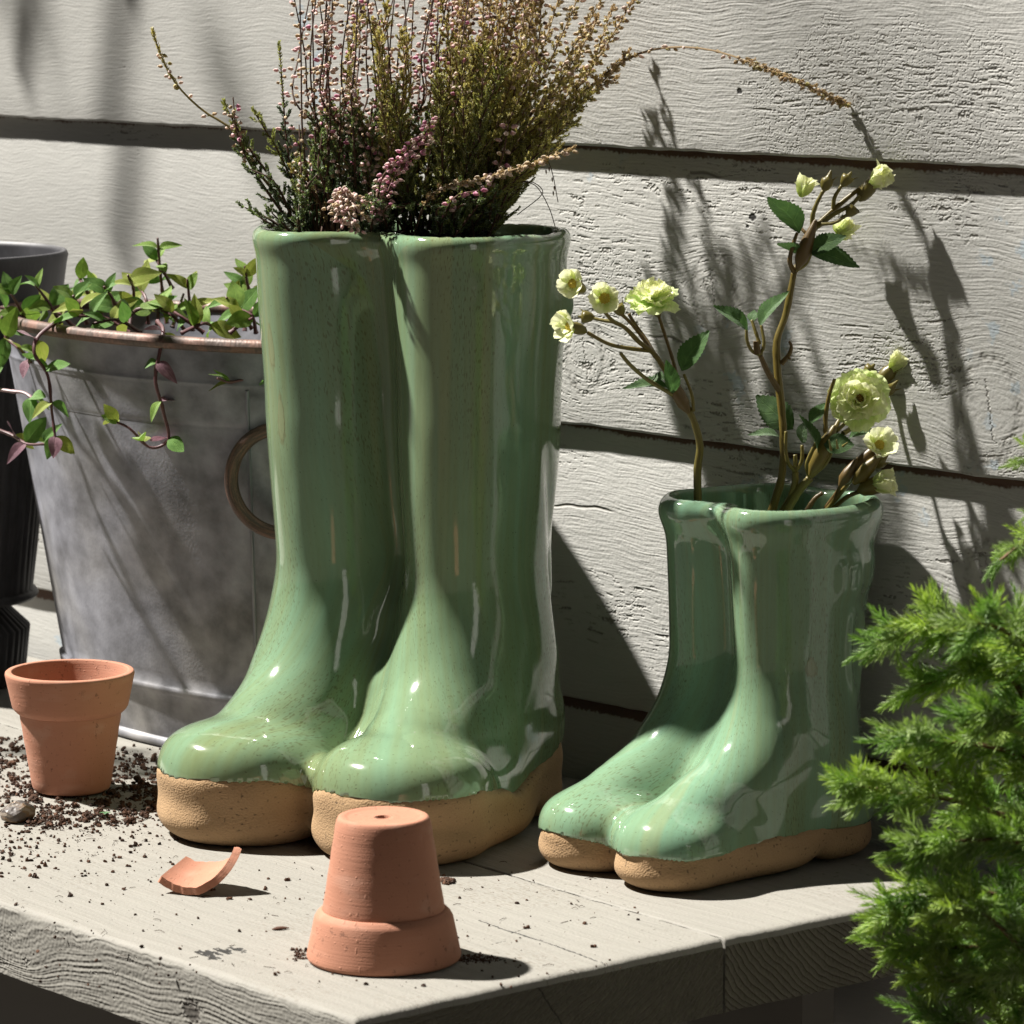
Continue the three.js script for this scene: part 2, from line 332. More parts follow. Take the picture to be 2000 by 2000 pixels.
        b.v(P.x, TABLE + yy + (kind === 0 ? 0.0003 * n2(s * 12, off * 20 + sd) : 0), P.z, null, q[0] / TL, (q[1] - top.r0) / (top.r1 - top.r0)); uv1.push(q[0] / TL, (y + 0.045) / 0.05);
      });
    }
    const m = prof.length, iTop = [], iSide = [], iEnd = [];
    for (let s = 0; s < S.length - 1; s++) for (let k = 0; k < m - 1; k++) {
      const kk = prof[k][2], k2 = prof[k + 1][2], t = (kk === 0 || k2 === 0) ? iTop : iSide, i0 = s * m + k;
      t.push(i0, i0 + 1, i0 + m + 1, i0, i0 + m + 1, i0 + m);
    }
    const n0 = b.p.length / 3; // end face: its own vertices, a little grid from top to bottom
    for (let k = 3; k < m - 1; k++) for (let j = 0; j <= 4; j++) {
      const x = b.p[k * 3], yT = b.p[k * 3 + 1], z = b.p[k * 3 + 2], y = mix(yT, TABLE - BENCH_T, j / 4), off = V(x - A.x, 0, z - A.z).length();
      b.v(x, y, z, null, off / 0.27, (y - TABLE + 0.045) / 0.046); uv1.push(0, 0);
    }
    for (let k = 0; k < m - 5; k++) for (let j = 0; j < 4; j++) { const i = n0 + k * 5 + j; iEnd.push(i, i + 1, i + 6, i, i + 6, i + 5); }
    b.i = [...iTop, ...iSide, ...iEnd];
    const g = b.geo(); g.setAttribute('uv1', new THREE.Float32BufferAttribute(uv1, 2));
    g.addGroup(0, iTop.length, 0); g.addGroup(iTop.length, iSide.length, 1); g.addGroup(iTop.length + iSide.length, iEnd.length, 2);
    side.map.channel = 1; side.bump.channel = 1;
    const mt = [std({ map: top.map, bumpMap: top.bump, bumpScale: 0.0017, roughness: 0.78 }), std({ map: side.map, bumpMap: side.bump, bumpScale: 0.0028, roughness: 0.8 }), std({ map: end.map, bumpMap: end.bump, bumpScale: 0.0034, roughness: 0.85 })];
    return g.clone() && [g, mt];
  }
  const cr = (a, b, w) => [...bpx(...a), ...bpx(...b), w], go = (u, v, r, st) => [...bpx(u, v), r, st];
  const top1 = topTexture(3.1, 0, 0.26, {
    wear: (x, y) => 0.18, cracks: [cr([935, 1797], [985, 1815], 0.0006), cr([975, 1812], [1060, 1838], 0.0011), cr([1000, 1822], [1030, 1812], 0.0005), cr([1060, 1838], [1182, 1882], 0.0007), cr([960, 1845], [1010, 1832], 0.0003)],
    gouges: [go(408, 1862, 0.0052, 1.5), go(436, 1858, 0.0036, 2), go(466, 1855, 0.0026, 2.6), go(418, 1872, 0.0034, 1)],
  });
  const top2 = topTexture(8.4, 0.24, 0.52, { wear: () => 0.05, cracks: [cr([1385, 1790], [1420, 1785], 0.0003), cr([60, 1296], [108, 1302], 0.003)], gouges: [go(85, 1298, 0.008, 2.2)] });
  const dF = V(0.652, 0, 0.758).normalize(), dS = V(0.618, 0, 0.786).normalize(), dB = WE.clone();
  const gap = V(0.0007, 0, -0.0006);
  const [g1, m1] = plank(B_CORNER, B_SEAM.clone().sub(gap), dF, dS, top1, sideTexture(4), endTexture(1, 0.035, 0.15, 235), 2, 1, 0.3);
  part('plank', g1, m1, bench);
  const [g2, m2] = plank(B_SEAM.clone().add(gap), B_BACK, dS, dB, top2, sideTexture(7), endTexture(5, 0.20, 0.125, 260), 6, 0.3, 0.6);
  part('plank', g2, m2, bench);
  // rails and legs below
  const wood = std({ color: new THREE.Color().setRGB(0.28, 0.265, 0.235), roughness: 0.8 });
  const box = (s, c, y, ls, lc, ly) => { const g = new THREE.BoxGeometry(ls, ly, lc); g.rotateY(Math.atan2(-B_DIR.z, B_DIR.x)); const p = B_CORNER.clone().addScaledVector(B_DIR, -s).addScaledVector(B_ACR, c); g.translate(p.x, y, p.z); return g; };
  part('rail', box(0.75, 0.065, TABLE - BENCH_T - 0.047, 1.3, 0.026, 0.09), wood, bench);
  part('rail', box(0.75, 0.42, TABLE - BENCH_T - 0.047, 1.3, 0.026, 0.09), wood, bench);
  for (const [s, c] of [[0.13, 0.285], [1.3, 0.1], [1.3, 0.4]]) part('leg', box(s, c, (TABLE - BENCH_T - 0.002) / 2, 0.05, 0.07, TABLE - BENCH_T - 0.004), wood, bench);
}
// ---------- terracotta ----------
const terra = paint(1024, 512, (u, v, o) => {
  const lines = n2(u * 3, v * 230) * 0.5 + n2(u * 6, v * 90 + 4) * 0.4, f = n2(u * 300, v * 140), s = n2(u * 900, v * 420), bl = fbm(u * 9, v * 6, 4);
  const pit = sstep(0.66, 0.8, n2(u * 120, v * 60 + 9)), grit = sstep(0.62, 0.75, n2(u * 95 + 30, v * 48));
  const t = 1 + 0.05 * bl + 0.03 * lines + 0.02 * s, pale = sstep(0.1, 0.6, fbm(u * 6 + 40, v * 9, 3));
  o[0] = 0.51 * t + 0.05 * pale; o[1] = 0.225 * t + 0.055 * pale; o[2] = 0.138 * t + 0.05 * pale;
  const lime = sstep(0.25, 0.6, fbm(u * 7 + 12, v * 5 + 3, 5)) * 0.35; o[0] = mix(o[0], 0.58, lime); o[1] = mix(o[1], 0.36, lime); o[2] = mix(o[2], 0.26, lime); const soilS = sstep(0.5, 0.8, n2(u * 55, v * 26 + 70) + 0.4 * n2(u * 240, v * 110)) * sstep(0.1, 0.45, n2(u * 6 + 5, v * 5)) * 0.6; o[0] = mix(o[0], 0.13, soilS); o[1] = mix(o[1], 0.06, soilS); o[2] = mix(o[2], 0.035, soilS);
  if (pit > 0) { o[0] *= 1 - 0.3 * pit; o[1] *= 1 - 0.3 * pit; o[2] *= 1 - 0.3 * pit; }
  o[3] = 0.5 + 0.10 * lines + 0.05 * f + 0.04 * s - 0.3 * pit * 0.5 + 0.35 * grit;
});
const terraMat = std({ map: terra.map, bumpMap: terra.bump, bumpScale: 0.0006, roughness: 0.85 });
function lathe(prof, n = 120) {
  const fine = []; for (let i = 0; i < prof.length; i++) fine.push(new THREE.Vector2(prof[i][0], prof[i][1]));
  const g = new THREE.LatheGeometry(fine, n); const p = g.attributes.position, u = g.attributes.uv;
  for (let i = 0; i < p.count; i++) { const r = Math.hypot(p.getX(i), p.getZ(i)); u.setY(i, (p.getY(i) + r * 0.7) / 0.13); }
  return g;
}
function terracottaPot(label, pos, upside, turn) {
  const t = thing('terracotta_pot', label, 'plant pot', pos, 'small terracotta pots');
  const rt = 0.0408, rb = 0.0245, H = 0.0765, rimH = 0.0245, wall_ = 0.0042;
  const out = (y) => mix(rb, rt - 0.0045, y / H);
  const body = [[0.0035, 0.005], [0.004, 0.0008], [0.0055, 0.0012], [0.0185, 0.0012], [0.0195, 0.0003], [0.0225, 0], [rb - 0.0007, 0.0006], [rb + 0.0002, 0.0024]];
  for (let k = 1; k <= 12; k++) { const y = mix(0.0024, H - rimH + 0.001, k / 12); body.push([out(y) + 0.0001 * Math.sin(k * 2), y]); }
  const inner = []; for (let k = 12; k >= 1; k--) { const y = mix(0.006, H - rimH + 0.001, k / 12); inner.push([out(y) - wall_, y]); }
  inner.push([out(0.005) - wall_ - 0.003, 0.005], [0.0035, 0.005]);
  const b0 = H - rimH;
  const rim = [[out(b0) - wall_, b0 + 0.001], [out(b0) - 0.0006, b0 - 0.0022], [out(b0) + 0.0004, b0 - 0.0022], [out(b0) + 0.0013, b0 - 0.0015], [out(b0) + 0.0030, b0 + 0.0002], [out(b0) + 0.0041, b0 + 0.0022]];
  for (let k = 1; k <= 6; k++) rim.push([mix(out(b0) + 0.0047, rt, k / 6), mix(b0 + 0.005, H - 0.0022, k / 6)]);
  rim.push([rt - 0.0003, H - 0.0008], [rt - 0.0012, H - 0.0001], [rt - 0.0036, H], [rt - 0.0045, H - 0.0006], [rt - 0.0052, H - 0.003], [out(b0) - wall_, b0 + 0.001]);
  const a = part('pot_body', lathe([...body, ...inner]), terraMat, t), r = part('pot_rim', lathe(rim), terraMat, t);
  t.rotation.y = turn;
  if (upside) { t.rotation.x = Math.PI; t.position.y += H; }
  return t;
}
terracottaPot('upright empty terracotta pot standing in spilled soil at the left of the bench', onY(140, 1545).setY(TABLE + 0.0015), false, 0.6);
terracottaPot('upside-down terracotta pot standing in front of the tall green boots', onY(750, 1872).setY(TABLE + 0.0006), true, 2.2);
// broken piece
{
  const b = new GB(), nu = 44, nv = 12, R = 0.036, th = 0.0048;
  const at = (i, j, inn) => {
    const u = i / nu, v = j / nv, jag = (k) => 0.0012 * n2(k * 5, 3) + 0.0004 * n2(k * 17, 7);
    const a = mix(-0.85, 1.15, u) + (inn ? 0 : 0.02);
    const half = u < 0.45 ? mix(0.019, 0.022, sstep(0, 0.4, u)) : mix(0.022, 0.0015, Math.pow((u - 0.45) / 0.55, 1.25));
    const z = (v - 0.5) * 2 * half + (v > 0.5 ? jag(u * 2) : jag(u * 2 + 9)) * (inn ? 1.3 : 1) * Math.abs(v - 0.5) * 2 + (u > 0.5 ? -0.016 * (u - 0.5) : 0.004 * (0.5 - u));
    const ridge = inn ? 0 : 0.0018 * sstep(0.5, 0.64, v);
    const rad = R * (u < 0.4 ? 1 + 0.10 * (0.4 - u) : 1) + (inn ? -th : 0) + ridge + z * 0.22 + (inn ? 0.0012 * sstep(0.5, 0.44, v) : 0);
    return V(Math.sin(a) * rad, R - Math.cos(a) * rad, z);
  };
  const id = [[], []];
  for (let s = 0; s < 2; s++) for (let j = 0; j <= nv; j++) for (let i = 0; i <= nu; i++) { const p = at(i, j, s === 1); id[s].push(b.v(p.x, p.y, p.z, null, i / nu * 0.4, j / nv * 0.25)); }
  const W = nu + 1;
  for (let j = 0; j < nv; j++) for (let i = 0; i < nu; i++) { const k = j * W + i; b.q(id[0][k], id[0][k + W], id[0][k + W + 1], id[0][k + 1]); b.q(id[1][k], id[1][k + 1], id[1][k + W + 1], id[1][k + W]); }
  // broken edges: own vertices, with a rough middle line
  const loop = []; for (let i = 0; i < nu; i++) loop.push([i, 0]); for (let j = 0; j < nv; j++) loop.push([nu, j]); for (let i = nu; i > 0; i--) loop.push([i, nv]); for (let j = nv; j > 0; j--) loop.push([0, j]);
  const e = loop.map(([i, j], k) => [0, 0.5, 1].map((q) => { const p = at(i, j, false).lerp(at(i, j, true), q); if (q === 0.5 && i > 0 && i < nu) { const d = 0.0006 * n2(k * 0.6, 4); p.z += Math.sign(j - nv / 2) * d; } return b.v(p.x, p.y, p.z, null, k * 0.02, q * 0.04); }));
  for (let k = 0; k < e.length; k++) { const c = e[k], d = e[(k + 1) % e.length]; b.q(c[0], d[0], d[1], c[1]); b.q(c[1], d[1], d[2], c[2]); }
  const g = b.geo(); g.rotateX(0.06); g.rotateZ(0.16); g.rotateY(-0.35); g.computeBoundingBox(); g.translate(0, -g.boundingBox.min.y, 0);
  g.scale(0.70, 0.66, 0.78); const m = single('terracotta_shard', g, terraMat, 'curved broken terracotta shard lying on the bench before the left toe', 'pot shard');
  m.position.copy(onY(402, 1738)).setY(TABLE + 0.0006);
}
// ---------- the boots ----------
const smin = (a, b, k) => { const h = Math.max(k - Math.abs(a - b), 0) / k; return Math.min(a, b) - h * h * k * 0.25; };
const smax = (a, b, k) => -smin(-a, -b, k);
function capsule(x, y, z, A, B) { // tapered: A = [x, y, z, r]
  const bx = B[0] - A[0], by = B[1] - A[1], bz = B[2] - A[2], px = x - A[0], py = y - A[1], pz = z - A[2];
  const t = clamp((px * bx + py * by + pz * bz) / (bx * bx + by * by + bz * bz));
  const qx = px - bx * t, qy = py - by * t, qz = pz - bz * t; return Math.sqrt(qx * qx + qy * qy + qz * qz) - (A[3] + (B[3] - A[3]) * t);
}
function ellipsoid(x, y, z, c, r) { const a = (x - c[0]) / r[0], d = (y - c[1]) / r[1], e = (z - c[2]) / r[2], k = Math.sqrt(a * a + d * d + e * e), k2 = Math.sqrt(a * a / (r[0] * r[0]) + d * d / (r[1] * r[1]) + e * e / (r[2] * r[2])); return k2 < 1e-9 ? -Math.min(...r) : k * (k - 1) / k2; }
// naive surface nets, then every vertex is moved onto the surface and takes its normal from the field
function surface(f, lo, hi, cell, boxUv) {
  const nx = Math.ceil((hi[0] - lo[0]) / cell) + 1, ny = Math.ceil((hi[1] - lo[1]) / cell) + 1, nz = Math.ceil((hi[2] - lo[2]) / cell) + 1;
  const D = new Float32Array(nx * ny * nz), id = new Int32Array(nx * ny * nz).fill(-1);
  // coarse pass first, fine values only near the surface
  const st = 4;
  for (let k = 0; k < nz; k += st) for (let j = 0; j < ny; j += st) for (let i = 0; i < nx; i += st) {
    const c = f(lo[0] + (i + 1.5) * cell, lo[1] + (j + 1.5) * cell, lo[2] + (k + 1.5) * cell), near = Math.abs(c) < cell * 9;
    for (let c3 = k; c3 < Math.min(k + st, nz); c3++) for (let b = j; b < Math.min(j + st, ny); b++) for (let a = i; a < Math.min(i + st, nx); a++)
      D[(c3 * ny + b) * nx + a] = near ? f(lo[0] + a * cell, lo[1] + b * cell, lo[2] + c3 * cell) : c;
  }
  const P = [], I = [], at = (i, j, k) => (k * ny + j) * nx + i;
  for (let k = 0; k < nz - 1; k++) for (let j = 0; j < ny - 1; j++) for (let i = 0; i < nx - 1; i++) {
    let n = 0, sx = 0, sy = 0, sz = 0;
    const v = [D[at(i, j, k)], D[at(i + 1, j, k)], D[at(i, j + 1, k)], D[at(i + 1, j + 1, k)], D[at(i, j, k + 1)], D[at(i + 1, j, k + 1)], D[at(i, j + 1, k + 1)], D[at(i + 1, j + 1, k + 1)]];
    let neg = 0; for (let q = 0; q < 8; q++) if (v[q] < 0) neg++;
    if (neg === 0 || neg === 8) continue;
    for (let q = 0; q < 8; q++) for (const m of [1, 2, 4]) if (!(q & m) && (v[q] < 0) !== (v[q | m] < 0)) {
      const t = v[q] / (v[q] - v[q | m]); n++;
      sx += (q & 1) + (m === 1 ? t : 0); sy += ((q >> 1) & 1) + (m === 2 ? t : 0); sz += ((q >> 2) & 1) + (m === 4 ? t : 0);
    }
    id[at(i, j, k)] = P.length / 3;
    P.push(lo[0] + (i + sx / n) * cell, lo[1] + (j + sy / n) * cell, lo[2] + (k + sz / n) * cell);
  }
  for (let k = 1; k < nz - 1; k++) for (let j = 1; j < ny - 1; j++) for (let i = 1; i < nx - 1; i++) {
    const s = D[at(i, j, k)] < 0, quad = (a, b, c, d, flip) => { if (a < 0 || b < 0 || c < 0 || d < 0) return; if (flip) I.push(a, c, b, a, d, c); else I.push(a, b, c, a, c, d); };
    if (s !== D[at(i + 1, j, k)] < 0) quad(id[at(i, j - 1, k - 1)], id[at(i, j, k - 1)], id[at(i, j, k)], id[at(i, j - 1, k)], !s);
    if (s !== D[at(i, j + 1, k)] < 0) quad(id[at(i - 1, j, k - 1)], id[at(i - 1, j, k)], id[at(i, j, k)], id[at(i, j, k - 1)], !s);
    if (s !== D[at(i, j, k + 1)] < 0) quad(id[at(i - 1, j - 1, k)], id[at(i, j - 1, k)], id[at(i, j, k)], id[at(i - 1, j, k)], !s);
  }
  const N = new Float32Array(P.length), h = cell * 0.35;
  for (let i = 0; i < P.length; i += 3) {
    let x = P[i], y = P[i + 1], z = P[i + 2], gx, gy, gz;
    for (let it = 0; it < 3; it++) {
      gx = f(x + h, y, z) - f(x - h, y, z); gy = f(x, y + h, z) - f(x, y - h, z); gz = f(x, y, z + h) - f(x, y, z - h);
      const L = Math.hypot(gx, gy, gz) || 1; gx /= L; gy /= L; gz /= L;
      if (it === 2) break;
      const d = clamp(f(x, y, z) / Math.max(0.4, L / (2 * h)), -cell, cell); x -= gx * d; y -= gy * d; z -= gz * d;
    }
    P[i] = x; P[i + 1] = y; P[i + 2] = z; N[i] = gx; N[i + 1] = gy; N[i + 2] = gz;
  }
  // u runs round the boots in metres, v down them and out along the feet; triangles across the seam get their own corners
  const per = 0.62, pos = [], nor = [], uv = [];
  for (let i = 0; i < I.length; i += 3) {
    const us = []; for (let q = 0; q < 3; q++) us.push(Math.atan2(P[I[i + q] * 3], P[I[i + q] * 3 + 2]) / (2 * Math.PI));
    let ax = 0; if (boxUv) { const a = I[i] * 3, n = [0, 1, 2].map((c) => Math.abs(N[a + c])); ax = n[1] > Math.max(n[0], n[2]) ? 1 : n[0] > n[2] ? 0 : 2; }
    const m = Math.max(...us); if (m - Math.min(...us) > 0.5) for (let q = 0; q < 3; q++) if (us[q] < m - 0.5) us[q] += 1;
    for (let q = 0; q < 3; q++) { const a = I[i + q] * 3; pos.push(P[a], P[a + 1], P[a + 2]); nor.push(N[a], N[a + 1], N[a + 2]); if (boxUv) uv.push((ax === 0 ? P[a + 2] : P[a]) / 0.62 + ax * 0.37, (ax === 1 ? P[a + 2] : P[a + 1]) / 0.5); else uv.push(us[q], (P[a + 1] - 0.75 * Math.hypot(P[a], P[a + 2])) / 0.5 + 0.4); }
  }
  const g = new THREE.BufferGeometry();
  g.setAttribute('position', new THREE.Float32BufferAttribute(pos, 3)); g.setAttribute('normal', new THREE.Float32BufferAttribute(nor, 3)); g.setAttribute('uv', new THREE.Float32BufferAttribute(uv, 2));
  return g;
}
function bootsField(q) { // -> {glaze, sole} fields of a pair of boots, x to the right boot, z to the toes
  const col = (y, a) => { // piecewise smooth table [[y, value], ...]
    if (y <= a[0][0]) return a[0][1];
    for (let i = 1; i < a.length; i++) if (y <= a[i][0]) { const t = (y - a[i - 1][0]) / (a[i][0] - a[i - 1][0]); return mix(a[i - 1][1], a[i][1], t * t * (3 - 2 * t)); }
    return a[a.length - 1][1];
  };
  const tab = {}; for (const n of ['cx', 'cz', 'a', 'b', 'kp']) { const t = tab[n] = new Float64Array(402); for (let i = 0; i < 402; i++) t[i] = col(i / 1000, q[n]); }
  const look = (t, y) => { const f = clamp(y * 1000, 0, 400), i = f | 0; return t[i] + (t[i + 1] - t[i]) * (f - i); };
  const plan = (x, z) => { // distance in plan to the outline of the two soles
    let d = 1;
    for (const s of [-1, 1]) {
      const f = s < 0 ? q.footL : q.footR;
      let e = 1; for (let i = 0; i < f.length - 1; i++) e = smin(e, capsule(x, 0, z, [f[i][0], 0, f[i][1], f[i][2]], [f[i + 1][0], 0, f[i + 1][1], f[i + 1][2]]), 0.01);
      d = smin(d, e, q.kSole);
    }
    return d;
  };
  const one = (x, y, z, s) => {
    const cx = s * look(tab.cx, y), cz = look(tab.cz, y), a = look(tab.a, y), b = look(tab.b, y), dx = (x - cx) / a, dz = (z - cz) / b;
    const k = Math.sqrt(dx * dx + dz * dz), k2 = Math.sqrt(dx * dx / (a * a) + dz * dz / (b * b));
    let d = k2 < 1e-6 ? -a : Math.max(-a, (k - 1) * k / k2);
    d = smax(d, q.shaftLow - y, 0.03);
    const f = s < 0 ? q.footL : q.footR, toe = f[f.length - 1], heel = f[0];
    let foot = 1;
    for (let i = 0; i < q.instep.length - 1; i++) {
      const A = q.instep[i], B = q.instep[i + 1], X = (w) => mix(heel[0], toe[0], clamp((w - heel[1]) / (toe[1] - heel[1]))) + 0 * w;
      foot = smin(foot, capsule(x, y, z, [X(A[1]), A[0], A[1], A[2]], [X(B[1]), B[0], B[1], B[2]]), 0.02);
    }
    d = smin(d, foot, q.kAnkle);
    const cap = ellipsoid(x, y, z, [toe[0], q.toe[0], toe[1] + q.toe[3]], [toe[2] * 0.99, q.toe[1], q.toe[2]]);
    d = smin(d, cap, q.kToe);
    const hc = ellipsoid(x, y, z, [heel[0], q.heel[0], heel[1]], [heel[2] * 0.99, q.heel[1], heel[2]]);
    return smin(d, hc, 0.025);
  };
  const outer = (x, y, z) => {
    let d = smin(one(x, y, z, -1), one(x, y, z, 1), mix(0.045, look(tab.kp, y), sstep(-0.03, 0.025, z)));
    d = smin(d, smax(plan(x, z) + 0.0030, y - q.soleTop(x, z) - q.rand, q.randK), q.randK);
    d += q.relief(x, y, z);
    d += 0.0006 * n3(x * 20 + q.sd, y * 9, z * 20) + 0.0002 * n3(x * 70, y * 40 + q.sd, z * 70);
    return d;
  };
  const glaze = (x, y, z) => {
    let d = outer(x, y, z);
    d -= q.bead * Math.exp(-Math.pow((y - q.H + q.beadY) / q.beadW, 2));
    const wallT_ = q.wall + q.bead * Math.exp(-Math.pow((y - q.H + q.beadY) / q.beadW, 2));
    const inner = Math.min(-(d + wallT_), y - (q.H - q.depth));
    d = smax(d, y - q.H - 0.0012 * n3(x * 30, q.sd, z * 30), q.lip);
    d = smax(d, inner, q.lip * 0.8);
    return Math.max(d, q.soleTop(x, z) - 0.004 - y);
  };
  const sole = (x, y, z) => {
    const top = q.soleTop(x, z) + 0.0008 * n3(x * 120, 2, z * 120) + 0.0007 * n3(x * 300, 5, z * 300);
    const d = plan(x, z) - q.bulge(y, x, z) - 0.0012 * n3(x * 45 + q.sd, y * 70, z * 45);
    const bottom = q.arch(x, z) - y;
    return smax(smax(d, y - top, 0.007), bottom, 0.016);
  };
  return { glaze, sole };
}
function glazeTexture(s, scars, mintTop) {
  return paint(2048, 1024, (u, v, o) => {
    const uu = u * 0.62, vv = v * 0.5, c = Math.cos(u * 6.2832) * 0.1, d = Math.sin(u * 6.2832) * 0.1;
    const big = n3(c * 22 + s, vv * 3.2, d * 22) * 0.6 + n3(c * 55, vv * 7 + s, d * 55) * 0.4;     // where the glaze is thin it turns olive
    const run = n2(uu * 90 + s, vv * 4) * 0.8 + n2(uu * 300, vv * 8 + s) * 0.6;
    const k = clamp(0.5 + 0.5 * big + 0.24 * run + mintTop);
    let r = mix(0.225, 0.235, k), g = mix(0.27, 0.415, k), b = mix(0.118, 0.275, k); const cream = sstep(0.35, 0.9, n2(uu * 75 + s * 5, vv * 3.2) + 0.3 * n2(uu * 260, vv * 11)) * 0.5; r = mix(r, 0.33, cream); g = mix(g, 0.37, cream); b = mix(b, 0.185, cream);
    const cloud = 1 + 0.05 * n2(uu * 60, vv * 40 + s) + 0.04 * n2(uu * 700, vv * 90);
    r *= cloud; g *= cloud; b *= cloud;
    const st = n2(uu * 1400 + s * 3, vv * 330) + 0.4 * n2(uu * 520, vv * 120 + s), dens = sstep(-0.5, 0.7, n3(c * 40 + 5, vv * 9 + s, d * 40));
    const fleck = sstep(0.5, 0.95, st + 0.3 * dens) * (0.15 + 0.4 * dens);
    r = mix(r, 0.12, fleck); g = mix(g, 0.105, fleck); b = mix(b, 0.045, fleck);
    const dot = sstep(0.78, 0.9, n2(uu * 800, vv * 800 + s)) * 0.75; r = mix(r, 0.06, dot); g = mix(g, 0.045, dot); b = mix(b, 0.03, dot);
    const pale = sstep(0.66, 0.9, n2(uu * 900 + 50, vv * 300 + s)) * 0.3; r = mix(r, 0.26, pale); g = mix(g, 0.36, pale); b = mix(b, 0.24, pale);
    let h = 0.5 + 0.25 * n2(uu * 110 + s, vv * 30) + 0.03 * n2(uu * 500, vv * 500);
    for (const [su, sv, w, l] of scars) {
      let du = u - su; du -= Math.round(du); const y = (v - sv) / l, e = Math.hypot(du / (w * (1 - 0.35 * y)), y) + 0.18 * n2(uu * 500, vv * 350);
      const m = sstep(1.0, 0.8, e), edge = Math.exp(-Math.pow((e - 0.95) / 0.14, 2));
      r = mix(r, 0.29, m * 0.55); g = mix(g, 0.30, m * 0.55); b = mix(b, 0.15, m * 0.55); r = mix(r, 0.2, edge * 0.4); g = mix(g, 0.17, edge * 0.4); b = mix(b, 0.07, edge * 0.4); h += 0.4 * m;
    }
    o[0] = r; o[1] = g; o[2] = b; o[3] = clamp(h);
  }, THREE.RepeatWrapping);
}
const clay = paint(1024, 1024, (u, v, o) => {
  const x = u * 0.62, y = v * 0.5, s = n2(x * 1250, y * 1250), s2 = n2(x * 2300, y * 2300 + 5), m = fbm(x * 40, y * 40, 4);
  const dark = sstep(0.52, 0.72, n2(x * 520 + 7, y * 520)) * sstep(-0.3, 0.3, n2(x * 60, y * 60 + 3)), tiny = sstep(0.7, 0.85, n2(x * 1100, y * 1100 + 31));
  const t = 1 + 0.10 * m + 0.10 * s + 0.08 * s2;
  const dk = Math.max(dark * 0.85, tiny * 0.6); o[0] = mix(0.43 * t, 0.05, dk); o[1] = mix(0.275 * t, 0.03, dk); o[2] = mix(0.142 * t, 0.016, dk);
  o[3] = 0.5 + 0.25 * s + 0.2 * s2;
}, THREE.RepeatWrapping);
const clayMat = std({ map: clay.map, bumpMap: clay.bump, bumpScale: 0.0009, roughness: 0.92 });
const soilTex = paint(512, 512, (u, v, o) => { const a = n2(u * 60, v * 60), b = n2(u * 140, v * 140 + 3), t = 1 + 0.6 * a + 0.5 * b; o[0] = 0.03 * t; o[1] = 0.018 * t; o[2] = 0.011 * t; o[3] = 0.5 + 0.25 * a + 0.25 * b; });
const soilMat = std({ map: soilTex.map, bumpMap: soilTex.bump, bumpScale: 0.006, roughness: 1 });
function soilBed(f, name, label, y, R, pos, turn, lump) { // fills the hollow at height y
  const b = new GB(), n = 46, m = 12, c = b.v(0, y + lump, 0, null, 0.5, 0.5);
  for (let j = 1; j <= m; j++) for (let i = 0; i < n; i++) {
    const a = i / n * Math.PI * 2; let r = 0.004; while (r < R && f(Math.sin(a) * r, y, Math.cos(a) * r) > 0.0) r += 0.001; // out to the wall of the hollow
    const q = (r - 0.0006) * j / m, x = Math.sin(a) * q, z = Math.cos(a) * q;
    b.v(x, y + lump * (1 - Math.pow(j / m, 3)) + 0.004 * n2(x * 90, z * 90) * (1 - j / m * 0.6) + 0.002 * n2(x * 260, z * 260), z, null, x / 0.2 + 0.5, z / 0.2 + 0.5);
  }
  for (let i = 0; i < n; i++) b.f(c, 1 + i, 1 + (i + 1) % n);
  for (let j = 1; j < m; j++) for (let i = 0; i < n; i++) { const p = 1 + (j - 1) * n + i, q = 1 + (j - 1) * n + (i + 1) % n; b.q(p, p + n, q + n, q); }
  const o = single(name, b.geo(), soilMat, label, 'soil', 'stuff'); o.position.copy(pos); o.rotation.y = turn; return o;
}
function boots(q) {
  const f = bootsField(q), t = thing('boot_planter', q.label, 'planter', q.pos); t.rotation.y = -q.theta;
  const X = q.ext, lo = [-X[0], -0.006, -X[1]], hi = [X[0], q.H + 0.012, X[2]];
  const g = part('glazed_body', surface(f.glaze, lo, hi, q.cell), phys({ map: q.tex.map, bumpMap: q.tex.bump, bumpScale: 0.00028, roughness: 0.09, ior: 1.55, clearcoat: 0.5, clearcoatRoughness: 0.03 }), t);
  part('clay_sole', surface(f.sole, lo, [X[0], 0.085, X[2]], q.cell, true), clayMat, t);
  return f;
}
const bigPos = V(-0.061, TABLE, 0.052), bigTurn = 28 * RAD;
